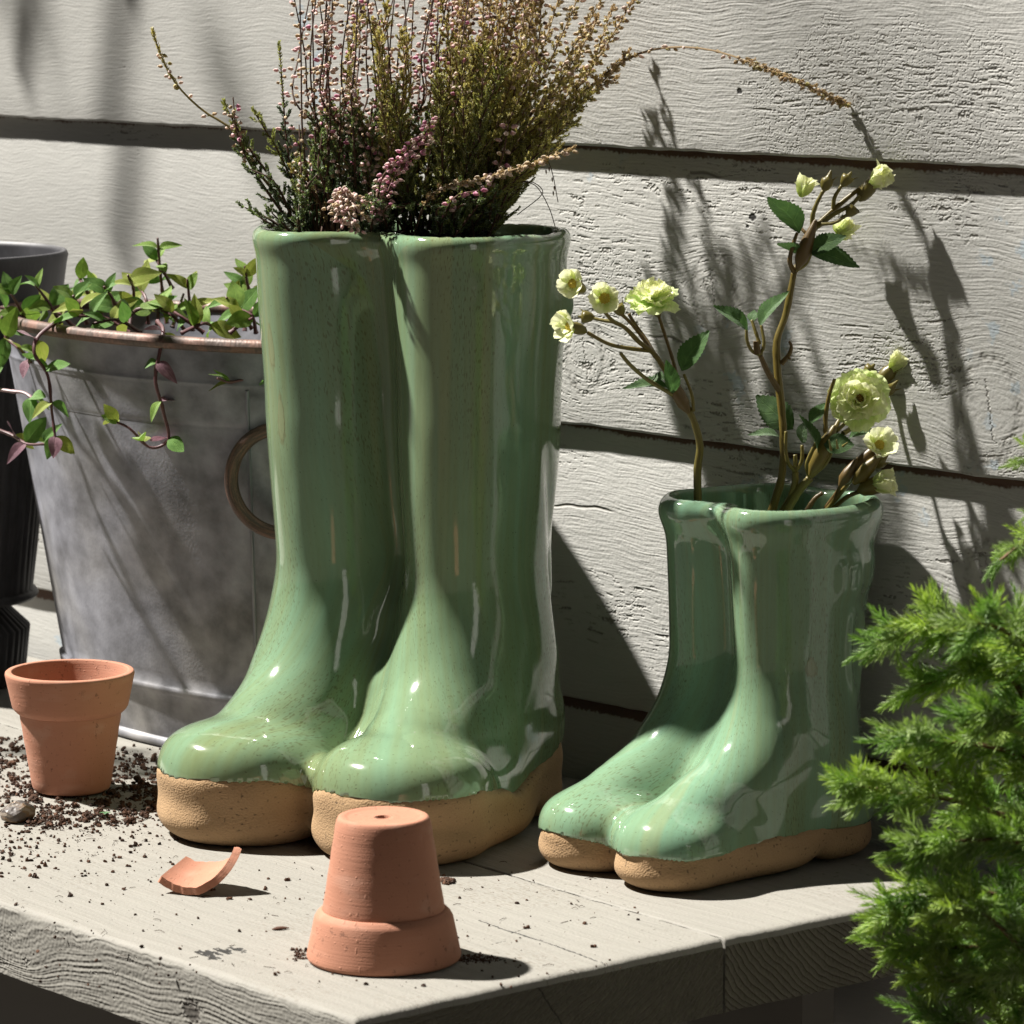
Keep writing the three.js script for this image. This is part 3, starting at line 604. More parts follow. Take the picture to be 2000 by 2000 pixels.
const big = boots({
  label: 'tall pair of joined green glazed ceramic wellington boots used as planter, full of heather', pos: bigPos, theta: bigTurn, sd: 3, cell: 0.0026,
  H: 0.361, ext: [0.128, 0.088, 0.185],
  cx: [[0.09, 0.0455], [0.15, 0.0455], [0.361, 0.048]], cz: [[0.08, 0.0], [0.16, -0.002], [0.361, 0.0]],
  a: [[0.08, 0.0415], [0.14, 0.0415], [0.25, 0.0455], [0.34, 0.0485], [0.361, 0.0485]], b: [[0.08, 0.053], [0.13, 0.055], [0.25, 0.062], [0.361, 0.066]],
  kp: [[0.03, 0.014], [0.05, 0.028], [0.085, 0.026], [0.12, 0.018], [0.2, 0.020], [0.3, 0.024], [0.361, 0.034]],
  shaftLow: 0.055, footL: [[-0.044, -0.012, 0.0435], [-0.053, 0.05, 0.0455], [-0.057, 0.104, 0.0495]], footR: [[0.044, -0.012, 0.0435], [0.05, 0.05, 0.0465], [0.053, 0.104, 0.0505]],
  instep: [[0.098, 0.004, 0.0385], [0.066, 0.038, 0.037], [0.046, 0.074, 0.036], [0.034, 0.100, 0.031]], toe: [0.038, 0.0325, 0.046, 0.004], heel: [0.045, 0.045], kAnkle: 0.04, kToe: 0.006, kSole: 0.012, rand: 0.013, randK: 0.02,
  soleTop: (x, z) => 0.045 - 0.014 * Math.exp(-Math.pow((z - 0.045) / 0.036, 2)) * sstep(0.03, 0.08, Math.abs(x)) + 0.012 * sstep(0.0, -0.05, z) - 0.006 * Math.exp(-Math.pow(x / 0.014, 2)) + 0.002 * n2(x * 30, z * 30),
  bulge: (y, x, z) => 0.0015 + 0.003 * Math.exp(-Math.pow((y - 0.013) / 0.013, 2)) + 0.0028 * Math.exp(-Math.pow((y - 0.036) / 0.011, 2)) - 0.003 * sstep(-0.2, 0.5, n2(x * 18 + 3, z * 18)) * sstep(0.02, 0.1, z) * Math.exp(-Math.pow((y - 0.024 - 0.006 * n2(x * 25, z * 25)) / 0.006, 2)), arch: (x, z) => 0.0085 * Math.exp(-Math.pow((z - 0.012) / 0.014, 2)),
  bead: 0.0022, beadY: 0.007, beadW: 0.008, wall: 0.0062, depth: 0.06, lip: 0.0065,
  relief: (x, y, z) => {
    let r = 0; const ax = Math.abs(x);
    // loop and buckle at the back of the outer side, folds at the ankle
    const bu = Math.exp(-(Math.pow((z + 0.030) / 0.012, 2) + Math.pow((y - 0.315) / 0.014, 2))) * sstep(0.05, 0.08, ax); r -= 0.0055 * bu;
    r += 0.0035 * Math.exp(-Math.pow((z + 0.036 + 0.02 * (0.36 - y)) / 0.0045, 2)) * sstep(0.05, 0.085, ax) * sstep(0.14, 0.2, y);
    const on = sstep(0.035, 0.07, ax);
    r += 0.0022 * on * Math.exp(-Math.pow((z + 0.012 - (y - 0.2) * 0.28) / 0.007, 2)) * sstep(0.1, 0.13, y) * sstep(0.25, 0.2, y);
    r += 0.0026 * on * Math.exp(-Math.pow((z + 0.034 + (y - 0.2) * 0.12) / 0.007, 2)) * sstep(0.1, 0.14, y) * sstep(0.24, 0.19, y);
    r += 0.003 * on * Math.exp(-Math.pow((y - 0.118) / 0.014, 2)) * sstep(-0.01, -0.04, z);
    return r;
  },
  tex: glazeTexture(4.2, [[-0.135, 0.85, 0.0055, 0.026], [-0.125, 0.77, 0.0055, 0.03], [0.045, 0.9, 0.006, 0.026], [0.05, 0.70, 0.0045, 0.016], [0.06, 0.64, 0.006, 0.024]], -0.04),
});
const smallPos = V(0.150, TABLE, 0.158), smallTurn = 49 * RAD;
const small = boots({
  label: 'short pair of joined green glazed ceramic wellington boots holding pale green roses', pos: smallPos, theta: smallTurn, sd: 11, cell: 0.0019,
  H: 0.211, ext: [0.08, 0.07, 0.155],
  cx: [[0.05, 0.0285], [0.211, 0.0275]], cz: [[0.06, 0.002], [0.211, -0.002]],
  a: [[0.05, 0.031], [0.1, 0.0285], [0.211, 0.032]], b: [[0.05, 0.044], [0.1, 0.0435], [0.211, 0.051]],
  kp: [[0.02, 0.014], [0.045, 0.022], [0.1, 0.022], [0.19, 0.019], [0.211, 0.024]],
  shaftLow: 0.03, footL: [[-0.029, -0.014, 0.0305], [-0.031, 0.045, 0.0295], [-0.034, 0.104, 0.0325]], footR: [[0.029, -0.014, 0.0305], [0.031, 0.045, 0.0295], [0.031, 0.104, 0.0325]],
  instep: [[0.076, 0.014, 0.0265], [0.050, 0.046, 0.0235], [0.034, 0.080, 0.021], [0.027, 0.104, 0.020]], toe: [0.0235, 0.0235, 0.029, 0.001], heel: [0.03, 0.03], kAnkle: 0.028, kToe: 0.007, kSole: 0.009, rand: 0.006, randK: 0.016,
  soleTop: (x, z) => 0.0255 - 0.004 * Math.exp(-Math.pow(x / 0.008, 2)) + 0.0015 * n2(x * 40, z * 40),
  bulge: (y, x, z) => 0.0002 + 0.0022 * Math.exp(-Math.pow((y - 0.008) / 0.008, 2)) + 0.0014 * Math.exp(-Math.pow((y - 0.02) / 0.005, 2)) * n2(x * 40, z * 40), arch: (x, z) => 0.0045 * Math.exp(-Math.pow((z - 0.012) / 0.009, 2)),
  bead: 0.0042, beadY: 0.0095, beadW: 0.0105, wall: 0.0055, depth: 0.075, lip: 0.007,
  relief: (x, y, z) => {
    const ax = Math.abs(x), on = sstep(0.036, 0.05, ax); let r = 0;
    const band = (y0, w) => Math.exp(-Math.pow((y - y0) / w, 4));
    r -= 0.0022 * on * (band(0.168, 0.011) * sstep(0.006, -0.002, z) + 0.6 * band(0.168, 0.014) * Math.exp(-Math.pow((z + 0.012) / 0.010, 4)));
    r += 0.0016 * on * band(0.168, 0.007) * Math.exp(-Math.pow((z + 0.012) / 0.005, 4));
    const e = Math.hypot((z + 0.02) / 0.008, (y - 0.125) / 0.026); r -= 0.0024 * on * Math.exp(-Math.pow((e - 1) / 0.3, 2)) * sstep(0.152, 0.142, y);
    r += 0.0015 * on * Math.exp(-Math.pow((y - 0.06 - 0.7 * z) / 0.007, 2)) * Math.exp(-Math.pow(z / 0.03, 2));
    return r;
  },
  tex: glazeTexture(9.6, [[0.2, 0.55, 0.010, 0.012]], 0.16),
});
soilBed(big.glaze, 'potting_soil', 'dark potting soil inside the tall green boots around the heather stems', 0.348, 0.13, bigPos, -bigTurn, 0.008);
soilBed(small.glaze, 'potting_soil', 'dark filling deep inside the short green boots under the rose stems', 0.145, 0.09, smallPos, -smallTurn, 0.002);
// ---------- zinc tub and dark ribbed pot ----------
const zinc = paint(2048, 1024, (u, v, o) => {
  const x = u * 0.9, y = v * 0.33, a = fbm(x * 16, y * 16, 5), b = fbm(x * 55 + 9, y * 55, 4), sw = Math.abs(n2(x * 22 + 2.5 * n2(x * 9, y * 9), y * 26)), c = n2(x * 700, y * 500);
  const scr = sstep(0.1, 0.02, Math.abs(n2(x * 30 + 3 * n2(x * 6, y * 6), y * 90 + 3 * n2(x * 5, y * 6)))) * sstep(0.1, 0.5, n2(x * 18, y * 18 + 30));
  let t = 0.32 + 0.22 * a + 0.22 * b + 0.07 * (0.3 - sw) + 0.014 * c + 0.015 * scr;
  const warm = sstep(-0.2, 0.5, fbm(x * 9 + 40, y * 9, 3)); t = Math.max(t, 0.04);
  o[0] = t * mix(0.93, 1.0, warm); o[1] = t * mix(0.95, 0.97, warm); o[2] = t * mix(1.09, 0.93, warm); o[3] = 0.5 + 0.2 * a + 0.14 * b + 0.05 * c;
});
const zincMat = std({ map: zinc.map, bumpMap: zinc.bump, bumpScale: 0.0007, roughness: 0.52, metalness: 0.15 });
const rustTex = paint(512, 256, (u, v, o) => { const a = fbm(u * 16, v * 20, 4), c = n2(u * 160, v * 120), k = sstep(-0.25, 0.35, a + 0.2 * c); o[0] = mix(0.12, 0.25, k) + 0.02 * c; o[1] = mix(0.085, 0.14, k) + 0.02 * c; o[2] = mix(0.07, 0.105, k) + 0.015 * c; o[3] = 0.5 + 0.2 * a + 0.2 * c; });
const rustMat = std({ map: rustTex.map, bumpMap: rustTex.bump, bumpScale: 0.0006, roughness: 0.55, metalness: 0.25 });
const TUB = V(-0.207, TABLE + 0.0005, -0.178);
function ovalLoft(prof, a0, b0, n, uLen, close) { // prof: [offset, y] outwards from the oval a0 x b0; long axis along WE
  const b = new GB();
  prof.forEach(([o, y, q]) => { for (let i = 0; i <= n; i++) {
    const f = i / n * Math.PI * 2, a = a0 + o, c = b0 + o, x = Math.cos(f) * a, z = Math.sin(f) * c;
    b.v(WE.x * x + WN.x * z, y, WE.z * x + WN.z * z, null, i / n * uLen, (q ?? y));
  } });
  for (let k = 0; k < prof.length - 1; k++) for (let i = 0; i < n; i++) { const p = k * (n + 1) + i; b.q(p, p + n + 1, p + n + 2, p + 1); }
  return b.geo();
}
{
  const t = thing('zinc_tub', 'oval weathered zinc tub with copper coloured rim and ring handle behind the left boot', 'tub', TUB);
  const H = 0.281, off = (y) => 0.050 * y / H, body = [];
  for (const y of [0.006, 0.012, 0.03, 0.037, 0.0385, 0.041, 0.0435, 0.045, 0.052, 0.1, 0.15, 0.2, 0.223, 0.2245, 0.226, 0.23, 0.25, 0.2525, 0.254, 0.2555, 0.26, 0.274, 0.279]) {
    let d = 0; if (y > 0.038 && y < 0.0436) d = 0.0022; if (Math.abs(y - 0.2245) < 0.0012) d = -0.0008; if (y > 0.252 && y < 0.2551) d = 0.0009; if (y < 0.044) d += 0.0008;
    body.push([off(y) + d, y, y / 0.33]);
  }
  for (const y of [0.279, 0.2, 0.1, 0.012]) body.push([off(y) - 0.0022, y, y / 0.33]);
  part('tub_body', ovalLoft(body, 0.140, 0.046, 120, 0.95), zincMat, t);
  part('base_ring', ovalLoft([[0.0, 0.001], [0.0035, 0.0], [0.0052, 0.0018], [0.005, 0.0045], [0.0028, 0.0066], [0.0, 0.007], [0.0, 0.001]].map(([o, y]) => [o, y, y / 0.33]), 0.140, 0.046, 120, 0.95), zincMat, t);
  const rim = []; for (let k = 0; k <= 12; k++) { const f = k / 12 * Math.PI * 2; rim.push([0.0505 + 0.0045 * Math.cos(f), 0.279 + 0.0045 * Math.sin(f), k / 12 * 0.1]); }
  part('tub_rim', ovalLoft(rim, 0.140, 0.046, 140, 4), rustMat, t);
  const fl = ovalLoft([[-0.06, 0.248], [-0.03, 0.252], [0.0, 0.251], [0.043, 0.249]], 0.140, 0.046, 60, 1);
  part('soil', fl, soilMat, t);
  for (const sgn of [1, -1]) { // ring handle on each side
    const f = sgn * 35 * RAD + (sgn < 0 ? Math.PI * 2 : 0), y = 0.193, a = 0.140 + off(y), c = 0.046 + off(y);
    const p = WE.clone().multiplyScalar(Math.cos(f) * a).addScaledVector(WN, Math.sin(f) * c), nn = WE.clone().multiplyScalar(Math.cos(f) / a).addScaledVector(WN, Math.sin(f) / c).normalize();
    const g = new THREE.TorusGeometry(0.0335, 0.0045, 14, 72, Math.PI * 1.999), q = new THREE.Quaternion().setFromUnitVectors(V(0, 0, 1), nn);
    g.applyQuaternion(q); g.translate(p.x + nn.x * 0.009, y, p.z + nn.z * 0.009); part('ring_handle', g, rustMat, t);
    const lug = new THREE.TorusGeometry(0.009, 0.0035, 10, 20); lug.rotateY(Math.PI / 2); lug.applyQuaternion(q); lug.translate(p.x + nn.x * 0.004, y + 0.034, p.z + nn.z * 0.004); part('handle_lug', lug, zincMat, t);
  }
  // upright seam
  const b = new GB(), f0 = 46 * RAD, pts = []; for (let k = 0; k <= 10; k++) { const y = mix(0.05, 0.25, k / 10), a = 0.140 + off(y), c = 0.046 + off(y), p = WE.clone().multiplyScalar(Math.cos(f0) * a).addScaledVector(WN, Math.sin(f0) * c); p.y = y; pts.push(p); }
  tube(b, pts, () => 0.0013, 6); part('seam', b.geo(), zincMat, t);
}
const darkTex = paint(512, 512, (u, v, o) => { const a = fbm(u * 14, v * 9, 4), c = n2(u * 200, v * 60), k = 0.062 + 0.035 * a + 0.01 * c; o[0] = k * 0.97; o[1] = k * 0.96; o[2] = k * 1.08; o[3] = 0.5 + 0.3 * a; });
{
  const t = thing('ribbed_pot', 'tall dark grey ribbed metal pot cut off by the left edge of the photo', 'plant pot', V(-0.420, TABLE + 0.0005, -0.380));
  const H = 0.314, n = 320, b = new GB(), mat = std({ map: darkTex.map, bumpMap: darkTex.bump, bumpScale: 0.0006, roughness: 0.52, metalness: 0.15 });
  const prof = [[0, 0.0615], [0.004, 0.063], [0.04, 0.067], [0.06, 0.0462], [0.0615, 0.0725], [0.064, 0.0742], [0.067, 0.0725], [0.0685, 0.0702], [0.1, 0.0736], [0.2, 0.0852], [0.262, 0.0925], [0.268, 0.094], [0.276, 0.0945], [0.305, 0.0985], [0.311, 0.0998], [0.314, 0.0985], [0.3145, 0.0965], [0.311, 0.0945], [0.26, 0.0885], [0.16, 0.077]];
  prof.forEach(([y, r], k) => { for (let i = 0; i <= n; i++) { const f = i / n * Math.PI * 2, rib = (k > 7 && k <= 10) || (k > 0 && k < 4) ? 0.0014 * Math.pow(Math.abs(Math.cos(f * 26)), 0.7) - 0.0007 : 0, q = r + rib; b.v(Math.cos(f) * q, y, Math.sin(f) * q, null, i / n * 2, y / 0.3); } });
  for (let k = 0; k < prof.length - 1; k++) for (let i = 0; i < n; i++) { const p = k * (n + 1) + i; b.q(p, p + n + 1, p + n + 2, p + 1); }
  part('pot_body', b.geo(), mat, t);
  const s = new THREE.CylinderGeometry(0.0775, 0.0775, 0.004, 40); s.translate(0, 0.163, 0); part('soil', s, soilMat, t);
}
// ---------- leaves ----------
function leafGeo({ w = 0.34, fold = 0.25, droop = 0.15, serr = 0, n = 12, peak = 0.42, vein = 0 }) { // unit length along +y, width along x, upper face +z
  const b = new GB(), c = 3;
  for (let i = 0; i <= n; i++) {
    const t = i / n, e = t < peak ? Math.sin(t / peak * Math.PI / 2) : Math.cos((t - peak) / (1 - peak) * Math.PI / 2);
    let hw = w / 2 * Math.pow(Math.max(e, 0), t < peak ? 0.75 : 0.95) + 0.008 * (1 - t);
    if (serr && i % 2 && i < n) hw *= 1 + serr;
    const z0 = -droop * t * t + 0.05 * Math.sin(t * 5);
    for (let j = -c; j <= c; j++) {
      const s = j / c, x = hw * s;
      b.v(x, t + (serr && Math.abs(s) === 1 && i % 2 ? 0.02 : 0), z0 + Math.abs(x) * fold - 0.25 * fold * x * x / (w * 0.5) + vein * Math.sin(t * 26 - Math.abs(s) * 4) * (1 - Math.abs(s) * 0.5), null, s * 0.5 + 0.5, t);
    }
  }
  for (let i = 0; i < n; i++) for (let j = 0; j < 2 * c; j++) { const p = i * (2 * c + 1) + j; b.q(p, p + 1, p + 2 * c + 2, p + 2 * c + 1); }
  return b.geo();
}
const _x = V(0, 0, 0), _y = V(0, 0, 0), _z = V(0, 0, 0), _m = new THREE.Matrix4();
function aim(o, base, tip, up, roll = 0, sx = 1) { // o's +y runs from base to tip, +z towards up
  _y.subVectors(tip, base); const L = _y.length(); _y.normalize(); _z.copy(up).addScaledVector(_y, -up.dot(_y)).normalize(); if (roll) _z.applyAxisAngle(_y, roll); _x.crossVectors(_y, _z);
  _m.makeBasis(_x, _y, _z); o.quaternion.setFromRotationMatrix(_m); o.position.copy(base); o.scale.set(L * sx, L, L); return o;
}
function leafMaterial(c1, c2, s, rough, veins) {
  const t = paint(128, 256, (u, v, o) => {
    const x = Math.abs(u - 0.5) * 2, vein = Math.max(sstep(0.06, 0.0, x), veins * sstep(0.85, 1, Math.cos((v * 26 - x * 6)))), a = fbm(u * 5 + s, v * 6, 3), f = n2(u * 60, v * 110 + s), k = clamp(0.5 + a + 0.15 * f);
    for (let c = 0; c < 3; c++) o[c] = mix(c1[c], c2[c], k) * (1 + 0.35 * vein); o[3] = 0.5 - 0.3 * vein + 0.15 * f;
  });
  return phys({ map: t.map, bumpMap: t.bump, bumpScale: 0.0006, roughness: 0.88, transmission: 0.42, thickness: 0, specularIntensity: rough });
}
// ---------- trailing plant in the tub ----------
{
  seed = 4711;
  const R2 = (x, y, z) => onZ(x / 2.76, 400 + y / 2.76, z);
  const mats = [leafMaterial([0.13, 0.24, 0.03], [0.21, 0.33, 0.05], 1, 0.4, 0.15), leafMaterial([0.09, 0.21, 0.035], [0.15, 0.29, 0.06], 2, 0.38, 0.15), leafMaterial([0.24, 0.31, 0.04], [0.31, 0.35, 0.07], 3, 0.4, 0.15), leafMaterial([0.17, 0.075, 0.1], [0.30, 0.16, 0.2], 4, 0.45, 0.1)];
  const geos = [leafGeo({ w: 0.5, fold: 0.25, droop: 0.12, peak: 0.4 }), leafGeo({ w: 0.58, fold: 0.12, droop: -0.08, peak: 0.42 }), leafGeo({ w: 0.42, fold: 0.45, droop: 0.25, peak: 0.38 })], thin = leafGeo({ w: 0.2, fold: 0.3, droop: 0.1, peak: 0.35 });
  const stemMat = std({ color: new THREE.Color().setRGB(0.13, 0.05, 0.055), roughness: 0.5 }), pink = std({ color: new THREE.Color().setRGB(0.42, 0.27, 0.28), roughness: 0.5 });
  const base = TUB.clone().add(V(0, 0.25, 0));
  const t = thing('trailing_plant', 'trailing plant with small green and purplish leaves spilling over the rim of the zinc tub', 'plant', base);
  let count = 0;
  function stem(pts, size, gap, o = {}) {
    const c = curve(pts, Math.max(8, Math.round(pts.length * 6))), b = new GB(), loc = c.map((p) => p.clone().sub(base));
    let L = 0; const Ls = [0]; for (let i = 1; i < c.length; i++) Ls.push(L += c[i].distanceTo(c[i - 1]));
    tube(b, loc, (k) => mix(o.r || 0.0014, 0.0008, k) * (1 + 0.3 * (Math.abs(((k * L / gap + 0.5) % 1) - 0.5) < 0.09 ? 1 : 0)), 7);
    part('stem', b.geo(), o.pink ? pink : stemMat, t);
    let flip = rnd() * 6;
    for (let s = o.from || 0; s <= L + 1e-6; s += gap * rr(0.85, 1.15)) {
      let i = 1; while (i < c.length - 1 && Ls[i] < s) i++;
      const p = loc[i].clone(), T = c[i].clone().sub(c[i - 1]).normalize(); flip += 1.57 + rr(-0.4, 0.4);
      const tip = s > L - gap * 0.6;
      for (let k = 0; k < (tip ? 3 : 2); k++) {
        if (count > 296 || (!tip && rnd() < 0.12)) continue;
        const ang = flip + k * (tip ? 2.1 : Math.PI), side = V(Math.cos(ang), Math.sin(ang) * 0.6 + 0.25, Math.sin(ang) * 0.8);
        side.addScaledVector(T, -side.dot(T)).normalize();
        const dir = side.multiplyScalar(tip ? 0.7 : 1).addScaledVector(T, tip ? 0.8 : 0.35).normalize(), l = size * rr(0.95, 1.45) * (tip ? 0.85 : 1);
        const m = part('leaf', o.thin ? thin : geos[Math.floor(rnd() * 3)], mats[rnd() < (o.purple || 0.05) ? 3 : Math.floor(rnd() * 3)], t); count++;
        aim(m, p.clone(), p.clone().addScaledVector(dir, l), V(rr(-0.5, 0.5), 0.75, 0.7), rr(-0.4, 0.4));
      }
    }
  }
  const z0 = -0.10;
  // stems that hang over the front
  stem([R2(330, 610, -0.14), R2(200, 720, -0.13), R2(185, 800, -0.125), R2(255, 915, -0.125), R2(280, 1120, -0.12), R2(300, 1270, -0.115)], 0.0165, 0.021, { purple: 0.15 });
  stem([R2(850, 630, -0.10), R2(880, 690, -0.07), R2(860, 800, -0.066), R2(838, 940, -0.066), R2(880, 1110, -0.068), R2(905, 1270, -0.07), R2(815, 1310, -0.07), R2(690, 1200, -0.072), R2(590, 1160, -0.075)], 0.016, 0.024, { purple: 0.3, from: 0.03 });
  stem([R2(-60, 1195, -0.17), R2(60, 1240, -0.16), R2(150, 1290, -0.14), R2(290, 1285, -0.12)], 0.016, 0.021, { purple: 0.25, from: 0.02 });
  stem([R2(-80, 985, -0.17), R2(60, 1005, -0.16), R2(140, 1018, -0.15), R2(215, 1085, -0.14)], 0.0165, 0.02, { pink: true });
  stem([R2(200, 640, -0.2), R2(60, 570, -0.2), R2(-60, 555, -0.2), R2(-120, 640, -0.2)], 0.016, 0.02);
  stem([R2(20, 660, -0.19), R2(40, 720, -0.17), R2(110, 780, -0.15), R2(170, 850, -0.13)], 0.017, 0.02);
  stem([R2(1440, 1008, -0.04), R2(1330, 945, -0.04), R2(1240, 955, -0.04), R2(1170, 935, -0.035)], 0.0165, 0.024, { thin: true, r: 0.001 });
  // stems that stand above the rim
  for (const [x0, y0, x1, y1, x2, y2, z] of [
    [900, 640, 875, 440, 850, 180, -0.2], [930, 450, 890, 370, 845, 300, -0.2], [640, 660, 760, 560, 880, 560, -0.16], [330, 640, 260, 520, 190, 430, -0.18], [150, 660, 110, 560, 60, 480, -0.2],
    [470, 640, 440, 560, 395, 490, -0.17], [520, 560, 460, 450, 415, 370, -0.2], [560, 650, 520, 480, 470, 420, -0.19], [700, 650, 720, 480, 690, 380, -0.18], [640, 660, 620, 520, 560, 440, -0.17],
    [800, 640, 790, 520, 745, 440, -0.19], [850, 650, 850, 560, 845, 490, -0.15], [930, 660, 960, 560, 990, 480, -0.17], [1040, 680, 1030, 520, 1010, 400, -0.18], [1000, 680, 940, 600, 870, 570, -0.14],
    [1320, 680, 1330, 520, 1310, 390, -0.16], [1360, 670, 1280, 560, 1220, 500, -0.14], [1380, 690, 1360, 600, 1290, 560, -0.12], [1100, 690, 980, 600, 900, 560, -0.12], [700, 690, 560, 610, 420, 600, -0.14],
    [980, 690, 1100, 640, 1160, 670, -0.12], [400, 660, 330, 590, 240, 560, -0.2], [1240, 690, 1300, 640, 1360, 610, -0.12], [760, 690, 640, 620, 500, 640, -0.12], [1380, 560, 1340, 430, 1320, 330, -0.17],
    [1500, 680, 1520, 520, 1500, 380, -0.14], [1600, 680, 1640, 540, 1700, 420, -0.1], [1700, 680, 1740, 560, 1800, 470, -0.08], [1750, 690, 1830, 600, 1900, 560, -0.06], [1560, 690, 1580, 560, 1560, 450, -0.1], [1680, 690, 1700, 520, 1680, 400, -0.12],
  ]) stem([R2(x0, y0, z), R2(x1 + rr(-8, 8), y1, z + rr(-0.01, 0.01)), R2(x2, y2, z + rr(-0.02, 0.02))], rr(0.0135, 0.0175), rr(0.013, 0.017), { from: 0.012 });
}
// ---------- artificial roses in the short boots ----------
{
  seed = 99;
  const base = V(0.152, TABLE + 0.15, 0.158), R3 = (x, y, z = 0.158) => onZ(1050 + x / 2.415, 300 + y / 2.415, z);
  const stemM = [std({ color: new THREE.Color().setRGB(0.19, 0.14, 0.025), roughness: 0.42 }), std({ color: new THREE.Color().setRGB(0.23, 0.19, 0.045), roughness: 0.42 }), std({ color: new THREE.Color().setRGB(0.16, 0.1, 0.03), roughness: 0.42 })];
  const calyxM = std({ color: new THREE.Color().setRGB(0.2, 0.165, 0.035), roughness: 0.38 });
  const lm = [leafMaterial([0.045, 0.10, 0.028], [0.07, 0.14, 0.035], 5, 0.5, 0.5), leafMaterial([0.06, 0.14, 0.035], [0.09, 0.19, 0.05], 6, 0.5, 0.5)];
  const lg = [leafGeo({ w: 0.5, fold: 0.3, droop: 0.2, serr: 0.13, n: 26, vein: 0.008 }), leafGeo({ w: 0.44, fold: 0.5, droop: 0.12, serr: 0.13, n: 26, vein: 0.008 }), leafGeo({ w: 0.56, fold: 0.15, droop: -0.1, serr: 0.13, n: 26, vein: 0.008 })];
  const petalTex = (c0, c1) => { const t = paint(64, 128, (u, v, o) => { const k = sstep(0, 0.9, v + 0.25 * n2(u * 7, v * 4)); for (let c = 0; c < 3; c++) o[c] = mix(c0[c], c1[c], k) * (1 + 0.04 * n2(u * 40, v * 12)); o[3] = 0.5 + 0.25 * n2(u * 34, v * 5); }); return phys({ map: t.map, bumpMap: t.bump, bumpScale: 0.0004, roughness: 0.97, transmission: 0.45, thickness: 0 }); };
  const pale = petalTex([0.70, 0.82, 0.24], [0.98, 1.0, 0.66]), green = petalTex([0.58, 0.78, 0.24], [0.88, 0.98, 0.50]), yellow = std({ color: new THREE.Color().setRGB(0.8, 0.62, 0.1), roughness: 0.8 }), brown = std({ color: new THREE.Color().setRGB(0.3, 0.17, 0.04), roughness: 0.8 });
  function petalGeo(w, cup, ruff, sd) {
    const b = new GB(), n = 8, c = 5;
    for (let i = 0; i <= n; i++) for (let j = -c; j <= c; j++) {
      const t = i / n, s = j / c, hw = w * (0.16 + 0.84 * Math.sin(Math.pow(t, 0.8) * Math.PI * 0.62)) * 0.5, edge = 1 - 0.2 * s * s * t + ruff * 0.5 * n2(s * 3 + sd, 7) * t;
      const x = hw * s, y = t * edge, z = cup * (t * t * 0.9 - 0.0) + 0.5 * cup * s * s * t + ruff * n2(s * 2.4 + sd, t * 2.2) * t;
      b.v(x, y, z, null, s * 0.5 + 0.5, t);
    }
    for (let i = 0; i < n; i++) for (let j = 0; j < 2 * c; j++) { const p = i * (2 * c + 1) + j; b.q(p, p + 1, p + 2 * c + 2, p + 2 * c + 1); }
    return b.geo();
  }
  const petals = []; for (let k = 0; k < 4; k++) petals.push([petalGeo(0.95, 0.45, 0.16, k * 3), petalGeo(0.9, 0.15, 0.22, k * 5 + 1), petalGeo(0.85, 0.75, 0.2, k * 7)]);
  const bead = new THREE.IcosahedronGeometry(1, 1);
  const groups = {};
  function rose(name, label) { const t = thing('rose_stem', label, 'artificial flower', base); return t; }
  const loc = (p) => p.clone().sub(base);
  function twig(t, pts, r0, r1, mi = 0, name = 'stem') { const b = new GB(), c = curve(pts.map(loc), pts.length * 6), n = rr(0, 50); tube(b, c, (k) => mix(r0, r1, k) * (1 + 0.1 * n2(k * 9, n) + 0.08 * n2(k * 30, n)), 9); return part(name, b.geo(), stemM[mi], t); }
  function leaf(t, a, b, k = 0, mi = 0, up = V(-0.2, 0.5, 0.8), sx = 1) { return aim(part('leaf', lg[k], lm[mi], t), loc(a), loc(b), up, 0, sx); }
  function lathePart(t, name, prof, mat, p, dir) { const g = new THREE.LatheGeometry(prof.map(([r, y]) => new THREE.Vector2(r, y)), 12), m = part(name, g, mat, t); m.position.copy(loc(p)); m.quaternion.setFromUnitVectors(V(0, 1, 0), dir.clone().normalize()); return m; }
  function calyx(t, p, dir, s = 1) { return lathePart(t, 'calyx', [[0.0008 * s, -0.001 * s], [0.0026 * s, 0.001 * s], [0.0034 * s, 0.004 * s], [0.0036 * s, 0.007 * s], [0.0028 * s, 0.0092 * s], [0.0034 * s, 0.0108 * s], [0.002 * s, 0.0105 * s], [0, 0.01 * s]], calyxM, p, dir); }
  function bud(t, p, tip) { const d = tip.clone().sub(p), L = d.length(); const m = lathePart(t, 'bud', [[0.0006, -0.001], [0.0026, 0.001], [0.0037, 0.004], [0.0036, 0.0065], [0.0024, L * 0.55], [0.0014, L * 0.72], [0.0006, L * 0.95], [0, L]], calyxM, p, d); const s = part('sepal', thornGeo, calyxM, m); s.position.set(0.0022, L * 0.5, 0); s.rotation.z = -0.6; s.scale.setScalar(0.0055); return m; }
  const thornGeo = new THREE.ConeGeometry(0.14, 1, 6); thornGeo.translate(0, 0.5, 0);
  function flower(t, p, face, r, kind) { r *= kind === 'double' ? 0.62 : 0.68; // kind 'open' with a yellow middle, 'double' with many petals, 'half' seen half closed
    const f = new THREE.Group(); f.name = 'flower'; t.add(f); f.position.copy(loc(p)); f.quaternion.setFromUnitVectors(V(0, 0, 1), face.clone().normalize());
    const ring = (n, rad, lean, set, off, z0, mat) => { for (let k = 0; k < n; k++) { const m = part('petal', petals[Math.floor(rnd() * 4)][set], mat, f); const a = off + k / n * Math.PI * 2 + rr(-0.14, 0.14); m.rotation.set(0, 0, 0); m.quaternion.setFromAxisAngle(V(0, 0, 1), a).multiply(new THREE.Quaternion().setFromAxisAngle(V(1, 0, 0), lean + rr(-0.2, 0.2))); m.position.set(0, 0, z0); m.scale.setScalar(rad * rr(0.9, 1.08)); } };
